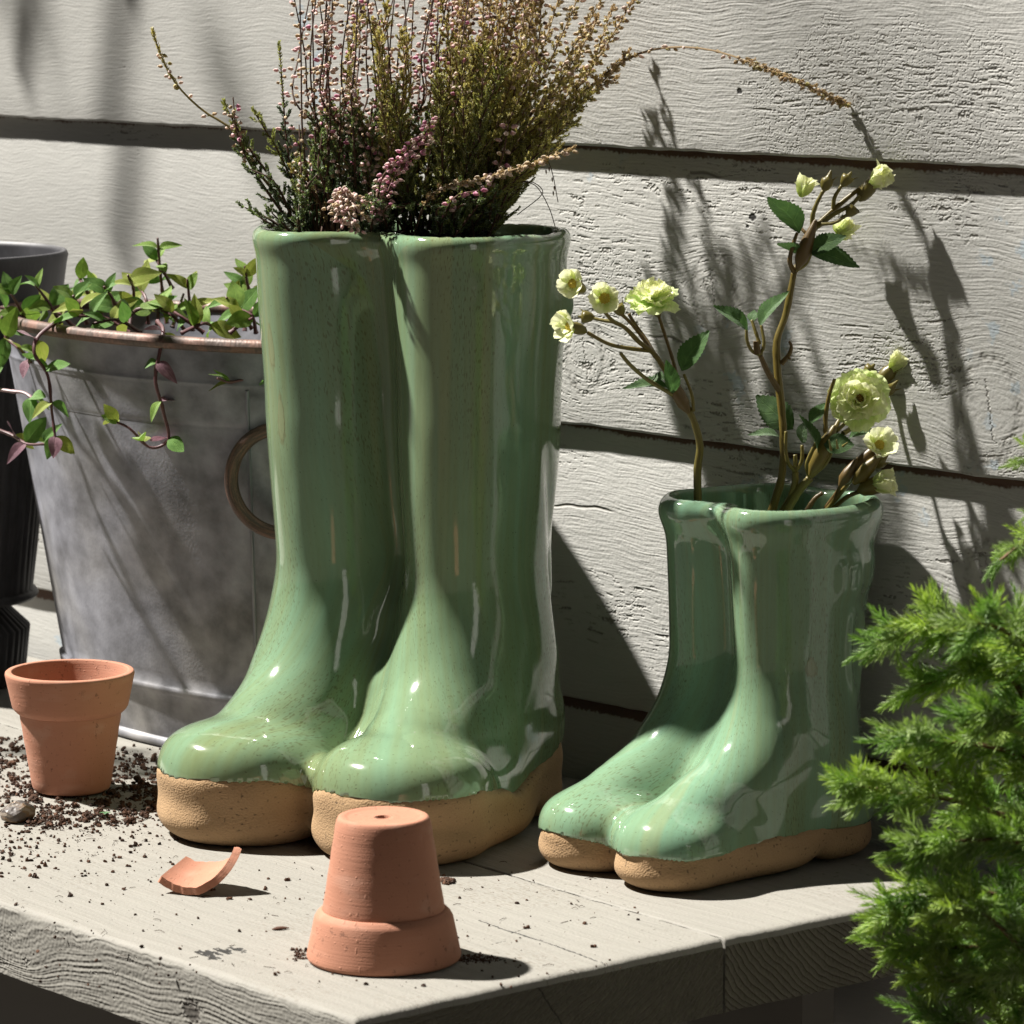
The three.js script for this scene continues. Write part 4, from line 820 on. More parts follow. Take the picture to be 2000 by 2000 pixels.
    if (kind === 'open') { ring(5, r, 0.15, 0, rr(0, 1), 0, pale); ring(3, r * 0.62, 0.5, 1, rr(0, 1), 0.0006, pale); }
    else if (kind === 'half') { ring(5, r, 0.85, 0, 0.3, 0, pale); ring(4, r * 0.85, 1.1, 2, 0.8, 0.0003, pale); ring(3, r * 0.6, 1.25, 2, 0.2, 0.0006, pale); }
    else { ring(6, r, -0.1, 1, 0.1, 0, green); ring(6, r * 0.95, 0.12, 1, 0.6, 0.0012, green); ring(6, r * 0.82, 0.26, 1, 0.2, 0.0026, pale); ring(6, r * 0.68, 0.4, 0, 0.7, 0.0038, pale); ring(5, r * 0.52, 0.5, 0, 0.1, 0.0048, pale); ring(4, r * 0.38, 0.6, 0, 0.5, 0.0056, pale); }
    if (kind !== 'half') { const b = new GB(); const h = kind === 'double' ? 0.0068 : 0.0016, q = kind === 'double' ? 0.1 : 0.17; const gs = []; for (let k = 0; k < 42; k++) { const a = k * 2.4, d = Math.sqrt(k / 42) * r * q * 1.7, g = bead.clone(); g.scale(0.00055, 0.00055, 0.0007); g.translate(Math.cos(a) * d, Math.sin(a) * d, h + 0.0022 * (1 - d / (r * q * 1.8))); gs.push(g); } part('flower_centre', mergeGeometries(gs), kind === 'double' ? brown : yellow, f); }
    return f;
  }
  const P = R3;
  // left stem with the cluster of open flowers
  let t = rose('rose_stem', 'leftmost rose stem with open pale flowers with yellow centres leaning towards the tall boots');
  twig(t, [P(757, 1760, 0.15), P(755, 1620, 0.15), P(755, 1480, 0.15), P(766, 1380, 0.15), P(740, 1270, 0.15), P(715, 1212, 0.15)], 0.0026, 0.0020, 1);
  twig(t, [P(715, 1212, 0.15), P(640, 1140, 0.155), P(580, 1105, 0.158), P(510, 1060, 0.16), P(430, 990, 0.165), P(390, 940, 0.166)], 0.0014, 0.0011, 1);
  twig(t, [P(715, 1212, 0.15), P(680, 1150, 0.148), P(600, 1020, 0.145), P(545, 940, 0.145), P(480, 890, 0.148), P(410, 820, 0.15), P(355, 790, 0.152), P(310, 740, 0.155)], 0.0019, 0.0011, 0);
  twig(t, [P(530, 930, 0.145), P(440, 920, 0.15), P(340, 900, 0.155), P(235, 845, 0.158)], 0.0013, 0.0011, 0);
  twig(t, [P(555, 960, 0.145), P(510, 890, 0.14), P(440, 800, 0.138), P(375, 740, 0.14)], 0.0012, 0.001, 2);
  twig(t, [P(560, 960, 0.145), P(520, 890, 0.136), P(450, 790, 0.13), P(430, 755, 0.13)], 0.0012, 0.001, 2);
  twig(t, [P(365, 795, 0.152), P(300, 785, 0.15), P(240, 772, 0.148)], 0.0011, 0.001, 1);
  twig(t, [P(690, 1170, 0.15), P(665, 1090, 0.142), P(640, 980, 0.138), P(608, 880, 0.135), P(572, 768, 0.132)], 0.0013, 0.001, 2);
  twig(t, [P(735, 1215, 0.15), P(728, 1140, 0.152), P(690, 1040, 0.15)], 0.0011, 0.0009, 1);
  lathePart(t, 'bud', [[0.001, 0], [0.0038, 0.006], [0.0042, 0.013], [0.003, 0.02], [0.0012, 0.026], [0, 0.027]], stemM[2], P(712, 1225, 0.154), P(655, 1120, 0.154).sub(P(712, 1225, 0.154)));
  leaf(t, P(680, 1025, 0.15), P(780, 830, 0.155), 0, 1, V(-0.5, 0.3, 0.8)); leaf(t, P(615, 1105, 0.155), P(400, 1080, 0.15), 1, 0, V(0, 0.8, 0.5), 0.8); leaf(t, P(600, 1065, 0.16), P(525, 1040, 0.15), 0, 0); leaf(t, P(640, 1130, 0.16), P(622, 985, 0.166), 0, 1, V(0.3, 0.1, 0.9), 0.9);
  const cF = [[P(215, 645, 0.15), P(170, 612, 0.16), V(-0.35, 0.05, 0.95), 0.0135, 'open'], [P(345, 735, 0.15), P(318, 682, 0.163), V(-0.12, 0.1, 1), 0.0165, 'open'], [P(225, 838, 0.158), P(160, 815, 0.162), V(-0.8, 0.1, 0.6), 0.0155, 'open'], [P(572, 765, 0.132), P(540, 705, 0.134), V(0.03, 0.94, 0.34), 0.0255, 'double']];
  for (const [c, p, d, r, k] of cF) { calyx(t, c, p.clone().sub(c), k === 'double' ? 0.9 : 1); flower(t, p, d, r, k); }
  bud(t, P(262, 772, 0.148), P(190, 768, 0.146)); bud(t, P(400, 760, 0.138), P(365, 700, 0.138));
  // tall stem
  t = rose('rose_stem', 'tallest rose stem with serrated leaves, pointed buds and pale flowers at its top');
  twig(t, [P(1090, 1740, 0.165), P(1125, 1620, 0.165), P(1150, 1530, 0.165), P(1160, 1350, 0.165), P(1150, 1200, 0.163), P(1130, 1000, 0.16), P(1130, 880, 0.158), P(1170, 760, 0.156), P(1195, 640, 0.155), P(1210, 560, 0.154)], 0.0026, 0.0019, 0);
  twig(t, [P(1145, 1125, 0.162), P(1115, 1080, 0.164), P(1080, 1020, 0.166), P(1050, 950, 0.168)], 0.0020, 0.0015, 2);
  twig(t, [P(1050, 950, 0.168), P(1010, 930, 0.17), P(988, 880, 0.17), P(985, 830, 0.17)], 0.0011, 0.0009, 1); twig(t, [P(1050, 950, 0.168), P(1068, 900, 0.17), P(1055, 810, 0.168)], 0.0011, 0.0009, 1); twig(t, [P(1048, 900, 0.168), P(1025, 830, 0.166), P(1010, 785, 0.164)], 0.0011, 0.0009, 1);
  leaf(t, P(990, 835, 0.17), P(848, 703, 0.175), 1, 1, V(0.2, 0.7, 0.6)); leaf(t, P(1050, 815, 0.168), P(1168, 628, 0.16), 1, 1, V(-0.6, 0.4, 0.6), 0.9); leaf(t, P(1010, 795, 0.164), P(1022, 740, 0.155), 2, 1);
  twig(t, [P(1148, 992, 0.16), P(1172, 965, 0.16), P(1190, 940, 0.16), P(1196, 905, 0.16), P(1186, 885, 0.16)], 0.0017, 0.0008, 2); twig(t, [P(1180, 960, 0.16), P(1192, 968, 0.162)], 0.001, 0.0006, 2); twig(t, [P(1038, 945, 0.17), P(1030, 885, 0.17)], 0.0022, 0.0017, 2);
  twig(t, [P(1210, 560, 0.154), P(1190, 510, 0.157), P(1205, 430, 0.158), P(1225, 372, 0.158)], 0.0016, 0.001, 2);
  twig(t, [P(1212, 555, 0.154), P(1248, 490, 0.153), P(1275, 410, 0.152), P(1310, 350, 0.152), P(1430, 235, 0.152), P(1525, 160, 0.152)], 0.0019, 0.0014, 0);
  twig(t, [P(1212, 555, 0.154), P(1265, 520, 0.156), P(1292, 465, 0.158)], 0.0013, 0.001, 1);
  lathePart(t, 'bud', [[0.001, 0], [0.0040, 0.006], [0.0046, 0.013], [0.003, 0.022], [0.0012, 0.03], [0, 0.031]], stemM[2], P(1225, 545, 0.157), P(1270, 425, 0.157).sub(P(1225, 545, 0.157)));
  twig(t, [P(1300, 365, 0.152), P(1297, 300, 0.153), P(1315, 240, 0.154), P(1348, 175, 0.154)], 0.0016, 0.0011, 1); twig(t, [P(1395, 265, 0.152), P(1400, 210, 0.153), P(1435, 150, 0.154)], 0.0014, 0.001, 1); twig(t, [P(1320, 345, 0.152), P(1390, 290, 0.156), P(1480, 240, 0.156), P(1520, 200, 0.155)], 0.0015, 0.0012, 1); twig(t, [P(1340, 332, 0.156), P(1400, 325, 0.158), P(1465, 285, 0.158)], 0.0012, 0.001, 1); twig(t, [P(1290, 400, 0.152), P(1260, 370, 0.15), P(1245, 355, 0.148)], 0.0011, 0.0009, 2);
  bud(t, P(1352, 172, 0.154), P(1386, 76, 0.154)); bud(t, P(1440, 150, 0.154), P(1482, 84, 0.154)); bud(t, P(1462, 290, 0.158), P(1500, 250, 0.158));
  leaf(t, P(1235, 375, 0.158), P(1105, 170, 0.166), 0, 0, V(0.6, 0.1, -0.8), 1.05); leaf(t, P(1225, 475, 0.156), P(1138, 395, 0.164), 0, 0, V(0.5, 0.5, -0.7), 1.3); leaf(t, P(1288, 470, 0.158), P(1432, 372, 0.166), 0, 0, V(-0.4, 0.5, 0.7), 1.1); leaf(t, P(1288, 470, 0.158), P(1512, 497, 0.170), 0, 0, V(0.0, 0.7, 0.65), 0.9);
  calyx(t, P(1520, 215, 0.152), P(1570, 150, 0.152).sub(P(1520, 215, 0.152)), 1.3); flower(t, P(1568, 150, 0.152), V(0.62, 0.5, 0.55), 0.0195, 'half'); flower(t, P(1240, 205, 0.14), V(0.3, 0.85, -0.2), 0.0165, 'half'); flower(t, P(1415, 385, 0.142), V(0.45, 0.35, -0.7), 0.0195, 'half');
  // lower stem with the big double rose
  t = rose('rose_stem', 'short rose stem with the large double pale green rose and dark folded leaves');
  twig(t, [P(1150, 1730, 0.17), P(1200, 1640, 0.17), P(1240, 1580, 0.172), P(1285, 1530, 0.174)], 0.0028, 0.0024, 1); twig(t, [P(1120, 1740, 0.168), P(1185, 1640, 0.168), P(1213, 1560, 0.17), P(1216, 1500, 0.17)], 0.0024, 0.002, 1);
  twig(t, [P(1216, 1500, 0.17), P(1183, 1460, 0.172), P(1170, 1390, 0.172), P(1172, 1310, 0.172)], 0.0012, 0.001, 1); twig(t, [P(1216, 1500, 0.17), P(1245, 1450, 0.172), P(1248, 1375, 0.172)], 0.0012, 0.001, 1); twig(t, [P(1216, 1480, 0.17), P(1215, 1420, 0.17)], 0.0015, 0.0012, 1);
  twig(t, [P(1285, 1530, 0.174), P(1270, 1470, 0.178), P(1300, 1390, 0.18), P(1330, 1340, 0.18)], 0.0013, 0.001, 1); twig(t, [P(1290, 1520, 0.174), P(1350, 1400, 0.17), P(1400, 1300, 0.165), P(1440, 1230, 0.16)], 0.0017, 0.0013, 0); twig(t, [P(1290, 1525, 0.174), P(1360, 1460, 0.178), P(1385, 1400, 0.18), P(1378, 1360, 0.18)], 0.0012, 0.001, 1); twig(t, [P(1300, 1510, 0.174), P(1340, 1450, 0.176), P(1370, 1380, 0.176)], 0.0011, 0.001, 1); twig(t, [P(1440, 1320, 0.165), P(1480, 1295, 0.16), P(1520, 1270, 0.158)], 0.0016, 0.0013, 1); twig(t, [P(1410, 1310, 0.165), P(1445, 1275, 0.16), P(1480, 1240, 0.158)], 0.0013, 0.001, 1);
  twig(t, [P(1358, 1320, 0.172), P(1360, 1230, 0.172), P(1378, 1130, 0.172), P(1402, 1062, 0.172)], 0.0015, 0.001, 0); twig(t, [P(1480, 1230, 0.152), P(1550, 1140, 0.147), P(1610, 1080, 0.145)], 0.0014, 0.0012, 0);
  lathePart(t, 'bud', [[0.001, 0], [0.0040, 0.006], [0.0048, 0.014], [0.0042, 0.022], [0.0016, 0.032], [0, 0.033]], stemM[0], P(1285, 1520, 0.18), P(1340, 1410, 0.18).sub(P(1285, 1520, 0.18)));
  flower(t, P(1520, 1160, 0.166), V(-0.08, 0.22, 0.97), 0.0315, 'double'); calyx(t, P(1605, 1085, 0.145), P(1660, 1030, 0.145).sub(P(1605, 1085, 0.145)), 1.3); flower(t, P(1662, 1028, 0.146), V(0.6, 0.75, 0.2), 0.018, 'half'); bud(t, P(1545, 1045, 0.15), P(1592, 990, 0.15)); bud(t, P(1630, 1140, 0.155), P(1702, 1068, 0.155));
  leaf(t, P(1205, 1300, 0.155), P(1030, 1135, 0.15), 0, 0, V(-0.3, 0.4, 0.8), 1.1); leaf(t, P(1140, 1335, 0.172), P(998, 1298, 0.172), 0, 0, V(0, 0.9, 0.4), 0.9); leaf(t, P(1320, 1415, 0.182), P(1262, 1225, 0.186), 1, 0, V(0.9, 0.1, 0.5), 0.8); leaf(t, P(1285, 1275, 0.17), P(1362, 1158, 0.165), 0, 1, V(-0.4, 0.3, 0.8), 0.9); leaf(t, P(1248, 1365, 0.172), P(1262, 1265, 0.18), 2, 0, V(-0.6, 0.2, 0.7)); leaf(t, P(1350, 1370, 0.184), P(1496, 1380, 0.19), 2, 0, V(0.1, 0.55, 0.8), 1.25); leaf(t, P(1470, 1340, 0.16), P(1602, 1280, 0.155), 0, 1, V(0, 0.8, 0.5), 0.8);
  for (const [x, y, x2, y2] of [[1385, 1400, 1375, 1350], [1415, 1390, 1410, 1350], [1440, 1380, 1462, 1362]]) twig(t, [P(x, y, 0.196), P(x2, y2, 0.2)], 0.0008, 0.0003, 1, 'thorn');
  // drooping stems over the right end of the rim
  t = rose('rose_stem', 'drooping rose stem with brownish buds and small pale flowers hanging over the right rim');
  twig(t, [P(1340, 1700, 0.15), P(1400, 1620, 0.155), P(1455, 1540, 0.16), P(1520, 1460, 0.162), P(1560, 1420, 0.162)], 0.0017, 0.0013, 2); twig(t, [P(1350, 1700, 0.155), P(1430, 1600, 0.162), P(1500, 1520, 0.166), P(1600, 1450, 0.166)], 0.0015, 0.0012, 0); twig(t, [P(1380, 1690, 0.155), P(1460, 1620, 0.165), P(1530, 1590, 0.17)], 0.0015, 0.0012, 2); twig(t, [P(1260, 1700, 0.15), P(1310, 1625, 0.15), P(1345, 1600, 0.15)], 0.0016, 0.0012, 2); twig(t, [P(1400, 1640, 0.16), P(1430, 1560, 0.165), P(1450, 1520, 0.165)], 0.0012, 0.001, 2);
  lathePart(t, 'bud', [[0.001, 0], [0.0044, 0.006], [0.0038, 0.014], [0.0016, 0.024], [0, 0.026]], stemM[2], P(1480, 1510, 0.166), P(1545, 1440, 0.166).sub(P(1480, 1510, 0.166))); lathePart(t, 'bud', [[0.001, 0], [0.0038, 0.005], [0.0036, 0.010], [0.0016, 0.018], [0, 0.02]], stemM[2], P(1425, 1570, 0.168), P(1470, 1500, 0.168).sub(P(1425, 1570, 0.168))); lathePart(t, 'bud', [[0.001, 0], [0.0044, 0.006], [0.004, 0.014], [0.0016, 0.022], [0, 0.024]], stemM[0], P(1490, 1560, 0.172), P(1570, 1470, 0.172).sub(P(1490, 1560, 0.172)));
  bud(t, P(1590, 1480, 0.166), P(1655, 1420, 0.166)); calyx(t, P(1555, 1445, 0.162), P(1600, 1390, 0.162).sub(P(1555, 1445, 0.162)), 1.1); flower(t, P(1608, 1378, 0.165), V(0.25, 0.45, 0.8), 0.0165, 'open');
  calyx(t, P(1520, 1590, 0.172), P(1590, 1565, 0.172).sub(P(1520, 1590, 0.172)), 1.5); flower(t, P(1575, 1560, 0.175), V(0.9, 0.2, 0.3), 0.019, 'half');
}
// ---------- heather in the tall boots ----------
{
  seed = 2024;
  const base = V(-0.064, TABLE + 0.345, 0.04), P = (u, v, z = 0.04) => onZ(u, v, z);
  const leafM = phys({ vertexColors: true, color: 0xffffff, roughness: 0.95, transmission: 0.45, thickness: 0 }), budM = phys({ vertexColors: true, color: 0xffffff, roughness: 0.95, transmission: 0.35, thickness: 0 }), stemM = std({ vertexColors: true, color: 0xffffff, roughness: 0.8 });
  const mul = (c, f) => [c[0] * f, c[1] * f, c[2] * f], lerp3 = (a, b, t) => [mix(a[0], b[0], t), mix(a[1], b[1], t), mix(a[2], b[2], t)];
  const C = { dark: [0.065, 0.105, 0.045], green: [0.13, 0.18, 0.045], olive: [0.27, 0.29, 0.06], gold: [0.43, 0.37, 0.10], tan: [0.46, 0.33, 0.16], pale: [0.72, 0.56, 0.47], pink: [0.62, 0.22, 0.36], blush: [0.70, 0.44, 0.44], bark: [0.12, 0.06, 0.035], dbark: [0.075, 0.04, 0.028] };
  const a = V(0, 0, 0), bb = V(0, 0, 0), c = V(0, 0, 0);
  function needle(B, p, d, L, w, col) { // a narrow folded scale leaf: two faces
    a.set(rnd() - 0.5, rnd() - 0.5, rnd() - 0.5).cross(d).normalize().multiplyScalar(w * 0.5);
    bb.crossVectors(d, a).normalize().multiplyScalar(w * 0.35);
    const i = B.v(p.x, p.y, p.z, mul(col, 0.8)), m = L * 0.45;
    B.v(p.x + d.x * m + a.x, p.y + d.y * m + a.y, p.z + d.z * m + a.z, col); B.v(p.x + d.x * m - a.x, p.y + d.y * m - a.y, p.z + d.z * m - a.z, col);
    B.v(p.x + d.x * m + bb.x, p.y + d.y * m + bb.y, p.z + d.z * m + bb.z, col);
    B.v(p.x + d.x * L, p.y + d.y * L, p.z + d.z * L, mul(col, 1.15));
    B.f(i, i + 1, i + 3); B.f(i, i + 3, i + 2); B.f(i + 1, i + 4, i + 3); B.f(i + 3, i + 4, i + 2);
  }
  function budAt(B, p, d, L, w, col, tipc) { // little drop: two rings of five between its ends
    a.set(0.3, 0.2, 0.9).cross(d).normalize(); bb.crossVectors(d, a).normalize(); const i = B.v(p.x, p.y, p.z, mul(col, 0.75));
    for (const [t, r] of [[0.3, 0.5], [0.68, 0.4]]) for (let k = 0; k < 5; k++) { const f = k / 5 * 6.2832 + t, x = Math.cos(f) * r * w, y = Math.sin(f) * r * w; B.v(p.x + d.x * L * t + a.x * x + bb.x * y, p.y + d.y * L * t + a.y * x + bb.y * y, p.z + d.z * L * t + a.z * x + bb.z * y, t < 0.5 ? col : lerp3(col, tipc, 0.5)); }
    const e = B.v(p.x + d.x * L, p.y + d.y * L, p.z + d.z * L, tipc);
    for (let k = 0; k < 5; k++) { const n = (k + 1) % 5; B.f(i, i + 1 + k, i + 1 + n); B.q(i + 1 + k, i + 6 + k, i + 6 + n, i + 1 + n); B.f(i + 6 + k, e, i + 6 + n); }
  }
  const T = V(0, 0, 0), side = V(0, 0, 0);
  function shootLeaves(B, p0, d0, L, leafL, col, gap) { // a short side shoot clothed in scale leaves
    const p = p0.clone(), d = d0.clone(), n = Math.max(3, Math.round(L / gap)); let an = rnd() * 6;
    for (let k = 0; k < n; k++) {
      const f = k / n; p.addScaledVector(d, L / n); d.y += 0.05; d.x += rr(-0.05, 0.05); d.z += rr(-0.05, 0.05); d.normalize();
      for (let q = 0; q < 3; q++) { an += 2.2; side.set(Math.cos(an), Math.sin(an * 1.3), Math.sin(an)); side.addScaledVector(d, -side.dot(d)).normalize(); const w = side.clone().multiplyScalar(0.62).addScaledVector(d, 0.8).normalize(); needle(B, p, w, leafL * rr(1.0, 1.45) * (1 - 0.35 * f), leafL * 0.55, mul(lerp3(col, col, 0), rr(0.75, 1.3))); }
    }
    return p;
  }
  // o: leaf [from, to, colour low, colour high, density, shoot length], buds [from, to, colour choices, gap, size], r
  function sprig(t, pts, o) {
    const cv = curve(pts, 22).map((p) => p.sub(base)), S = new GB(), Lf = new GB(), Bd = new GB();
    let L = 0; const Ls = [0]; for (let i = 1; i < cv.length; i++) Ls.push(L += cv[i].distanceTo(cv[i - 1]));
    tube(S, cv, (k) => mix((o.r || 0.0011) * 0.8, 0.0004, k), 5, (k) => lerp3(C.bark, o.tip || C.bark, k));
    const at = (s) => { let i = 1; while (i < cv.length - 1 && Ls[i] < s) i++; const k = clamp((s - Ls[i - 1]) / (Ls[i] - Ls[i - 1])); T.subVectors(cv[i], cv[i - 1]).normalize(); return cv[i - 1].clone().lerp(cv[i], k); };
    for (const [f, g, c0, c1, gap, sl, ll] of o.leaf || []) {
      let an = rnd() * 6;
      for (let s = f * L; s < g * L; s += gap * rr(0.6, 1.4)) {
        const p = at(s), k = (s / L - f) / (g - f); an += 2.4; side.set(Math.cos(an), 0, Math.sin(an)); side.addScaledVector(T, -side.dot(T)).normalize();
        const d = side.clone().multiplyScalar(0.62).addScaledVector(T, 0.75).normalize(), len = sl * rr(0.5, 1.15) * (1 - 0.45 * k);
        const col = mul(lerp3(c0, c1, clamp(k + rr(-0.2, 0.2))), rr(0.75, 1.2));
        if (sl > 0.004) { const e = shootLeaves(Lf, p, d, len, ll || 0.0023, col, 0.0011); tube(S, [p, p.clone().lerp(e, 0.5), e], () => 0.0003, 3, C.bark, false); }
        else for (let q = 0; q < 3; q++) { an += 2.1; side.set(Math.cos(an), 0.1, Math.sin(an)); needle(Lf, p, side.multiplyScalar(0.6).addScaledVector(T, 0.75).clone().normalize(), (ll || 0.0026) * rr(0.8, 1.2), 0.001, col); }
      }
      if (g >= 0.98) shootLeaves(Lf, at(L * 0.985), T.clone(), 0.006, ll || 0.0022, c1, 0.0009);
    }
    for (const [f, g, cols, gap, size] of o.buds || []) {
      let an = rnd() * 6;
      for (let s = f * L; s < g * L; s += gap * rr(0.5, 1.5)) {
        const p = at(s), n = rnd() < 0.4 ? 2 : 1;
        for (let q = 0; q < n; q++) {
          an += 2.4; side.set(Math.cos(an), rr(-0.5, 0.3), Math.sin(an)).addScaledVector(T, 0.25).normalize();
          const col = mul(cols[Math.floor(rnd() * cols.length)], rr(0.75, 1.15)), st = rr(0.0008, 0.0026), e = p.clone().addScaledVector(side, st);
          side.y -= 0.15; side.normalize(); budAt(Bd, e, side, size * rr(1.1, 1.65), size * rr(0.7, 0.95), col, lerp3(col, C.pale, 0.55));
          if (rnd() < 0.5) needle(Bd, p, side, 0.0026, 0.0009, C.gold);
        }
      }
    }
    const m = part('sprig', S.geo(), stemM, t);
    if (!Lf.empty) part('foliage', Lf.geo(), leafM, m);
    if (!Bd.empty) part('buds', Bd.geo(), budM, m);
  }
  const soilP = (u, z) => { const p = P(u, 440, z); p.y = TABLE + 0.35; return p; };
  // the pink one, at the left
  let t = thing('heather_plant', 'bushy heather with dark green foliage and small pinkish white buds in the left tall boot', 'heather', base);
  const PB = [C.pale, C.tan, C.pale, C.blush, C.tan, C.pink], DEAD = [C.tan, C.pale, C.bark, C.blush], PK = [C.pink, C.pink, C.blush];
  sprig(t, [soilP(640, 0.03), P(560, 400, 0.03), P(500, 330, 0.03), P(455, 255, 0.03), P(395, 215, 0.035), P(345, 165, 0.04), P(315, 110, 0.04), P(300, 68, 0.04)], { r: 0.0014, tip: C.gold, leaf: [[0.1, 0.5, C.dark, C.green, 0.005, 0.012], [0.8, 1, C.gold, C.gold, 0.0012, 0]], buds: [[0.55, 0.8, [C.tan, C.pale], 0.012, 0.003], [0.78, 0.93, [C.tan, C.pale, C.gold], 0.0028, 0.003]] });
  sprig(t, [soilP(600, 0.035), P(540, 400, 0.035), P(500, 340, 0.035), P(465, 270, 0.035), P(455, 190, 0.035)], { r: 0.0014, leaf: [[0.15, 0.7, C.dark, C.green, 0.0035, 0.016]], buds: [[0.6, 0.97, PB, 0.003, 0.0031]] });
  sprig(t, [P(520, 335, 0.03), P(480, 280, 0.03), P(443, 212, 0.03)], { leaf: [[0.1, 1, C.green, C.olive, 0.003, 0.009]], buds: [[0.6, 0.95, PB, 0.005, 0.0028]] });
  sprig(t, [soilP(620, 0.04), P(560, 330, 0.04), P(540, 290, 0.04), P(500, 225, 0.04)], { leaf: [[0.2, 1, C.green, C.olive, 0.003, 0.012]] });
  sprig(t, [soilP(590, 0.045), P(575, 380, 0.045), P(560, 280, 0.045), P(552, 180, 0.045), P(546, 96, 0.045)], { leaf: [[0.1, 0.7, C.dark, C.dark, 0.003, 0.014], [0.7, 1, C.green, C.olive, 0.002, 0]], buds: [[0.5, 0.9, [C.tan, C.blush], 0.005, 0.0028]] });
  for (const [u, v, z] of [[478, 405, 0.05], [488, 330, 0.05], [530, 415, 0.07], [500, 420, 0.06], [620, 340, 0.07], [585, 400, 0.07]]) sprig(t, [soilP(590, 0.045), P((u + 590) / 2 - 5, v + 25, z), P(u, v, z)], { r: 0.0014, tip: C.dbark, leaf: [[0.15, 1, C.dark, C.green, 0.004, 0.013]] });
  for (let k = 0; k < 26; k++) { const u0 = rr(590, 760), u1 = 575 + (u0 - 590) * 1.25 + rr(-22, 22), v1 = rr(170, 330), z = rr(-0.005, 0.075); sprig(t, [soilP(u0, mix(z, 0.03, 0.4)), P(mix(u0, u1, 0.4), mix(430, v1, 0.4), z), P(u1, v1, z + rr(-0.01, 0.01))], { leaf: [[0.12, 0.9, C.dark, rnd() < 0.3 ? C.olive : C.green, 0.0034, 0.016]], buds: [[0.45, 1, PB, rr(0.0028, 0.005), 0.0032]] }); }
  for (let k = 0; k < 34; k++) { const f = k / 33, u0 = rr(620, 800), u1 = mix(583, 905, f) + rr(-20, 20), z = rr(-0.02, 0.07), u2 = u1 + rr(-30, 36), z2 = z + rr(-0.03, 0.03); sprig(t, [soilP(u0, 0.03), P(mix(u0, u1, 0.55) + rr(-10, 10), 290, z), P(u1 + rr(-8, 8), 200, z), P(u1, 110, z2), P(u2, -40, z2)], { r: 0.0011, tip: C.dbark, leaf: [[0.12, 0.5, C.dark, C.green, 0.0045, 0.014]], buds: [[0.4, 1, rnd() < 0.5 ? DEAD : PB, rr(0.0035, 0.0062), 0.0031]] }); }
  for (const u of [588, 612, 640]) sprig(t, [soilP(620, 0.05), P(u + 4, 280, 0.055), P(u, 120, 0.055), P(u - 3, -40, 0.055)], { r: 0.001, tip: C.dbark, buds: [[0.5, 1, DEAD, 0.011, 0.0028]] });
  sprig(t, [soilP(720, 0.05), P(735, 405, 0.085), P(748, 345, 0.095), P(790, 300, 0.1), P(830, 262, 0.1), P(842, 232, 0.1)], { leaf: [[0.1, 0.5, C.dark, C.green, 0.004, 0.01]], buds: [[0.25, 1, [...PK, C.pale], 0.0013, 0.0029]] });
  sprig(t, [soilP(735, 0.05), P(750, 400, 0.085), P(780, 330, 0.096), P(815, 300, 0.098), P(838, 262, 0.098)], { leaf: [[0.1, 0.5, C.dark, C.green, 0.004, 0.01]], buds: [[0.3, 1, [...PK, C.pale], 0.0015, 0.0029]] });
  for (const [u, v, z] of [[655, 425, 0.105], [690, 440, 0.108], [712, 425, 0.105], [680, 400, 0.1], [668, 448, 0.108], [700, 452, 0.108], [640, 410, 0.1], [720, 405, 0.1], [660, 392, 0.098]]) sprig(t, [soilP(655, 0.05), P(668, 385, 0.08), P((u + 675) / 2, v - 22, z), P(u, v, z)], { tip: C.pale, leaf: [[0.3, 0.7, C.green, C.green, 0.004, 0.009]], buds: [[0.35, 1, [C.pale, C.pale, C.blush, C.tan], 0.0017, 0.0027]] });
  sprig(t, [soilP(650, 0.05), P(618, 385, 0.06), P(590, 350, 0.06), P(575, 335, 0.06)], { r: 0.0017, leaf: [[0.3, 1, C.tan, C.gold, 0.004, 0.006]] });
  sprig(t, [soilP(655, 0.06), P(640, 380, 0.065), P(622, 330, 0.065), P(628, 270, 0.065)], { r: 0.0016, leaf: [[0.4, 1, C.green, C.green, 0.004, 0.012]] });
  // the golden green one, at the right
  t = thing('heather_plant', 'feathery golden green heather with long dry arching stems in the right tall boot', 'heather', base);
  sprig(t, [soilP(900, 0.03), P(1000, 290, 0.03), P(1120, 195, 0.035), P(1225, 115, 0.04), P(1300, 93, 0.06), P(1390, 98, 0.085), P(1480, 128, 0.115), P(1570, 165, 0.14), P(1655, 205, onWall(1655, 205, 0.012).z)], { r: 0.0013, tip: C.tan, leaf: [[0.1, 0.33, C.olive, C.gold, 0.0035, 0.010], [0.33, 0.48, C.gold, C.tan, 0.0022, 0.005], [0.75, 1, C.tan, C.tan, 0.0016, 0.0045]], buds: [[0.4, 0.75, [C.tan, C.pale, C.gold], 0.010, 0.003], [0.74, 1, [C.tan, C.tan, C.gold], 0.0022, 0.003]] });
  sprig(t, [soilP(800, 0.06), P(850, 375, 0.1), P(950, 348, 0.11), P(1040, 320, 0.112), P(1112, 293, 0.112)], { r: 0.0011, tip: C.tan, leaf: [[0.3, 1, C.tan, C.tan, 0.0022, 0.0045]], buds: [[0.45, 1, [C.tan, C.pale], 0.0022, 0.0032]] });
  sprig(t, [soilP(870, 0.07), P(950, 375, 0.09), P(980, 310, 0.09), P(993, 240, 0.09)], { leaf: [[0.1, 0.6, C.green, C.olive, 0.004, 0.012]], buds: [[0.55, 1, PB, 0.0035, 0.0034]] });
  sprig(t, [soilP(850, 0.065), P(890, 385, 0.1), P(935, 372, 0.1)], { leaf: [[0.1, 0.8, C.green, C.olive, 0.004, 0.009]], buds: [[0.5, 1, PK, 0.004, 0.0036]] });
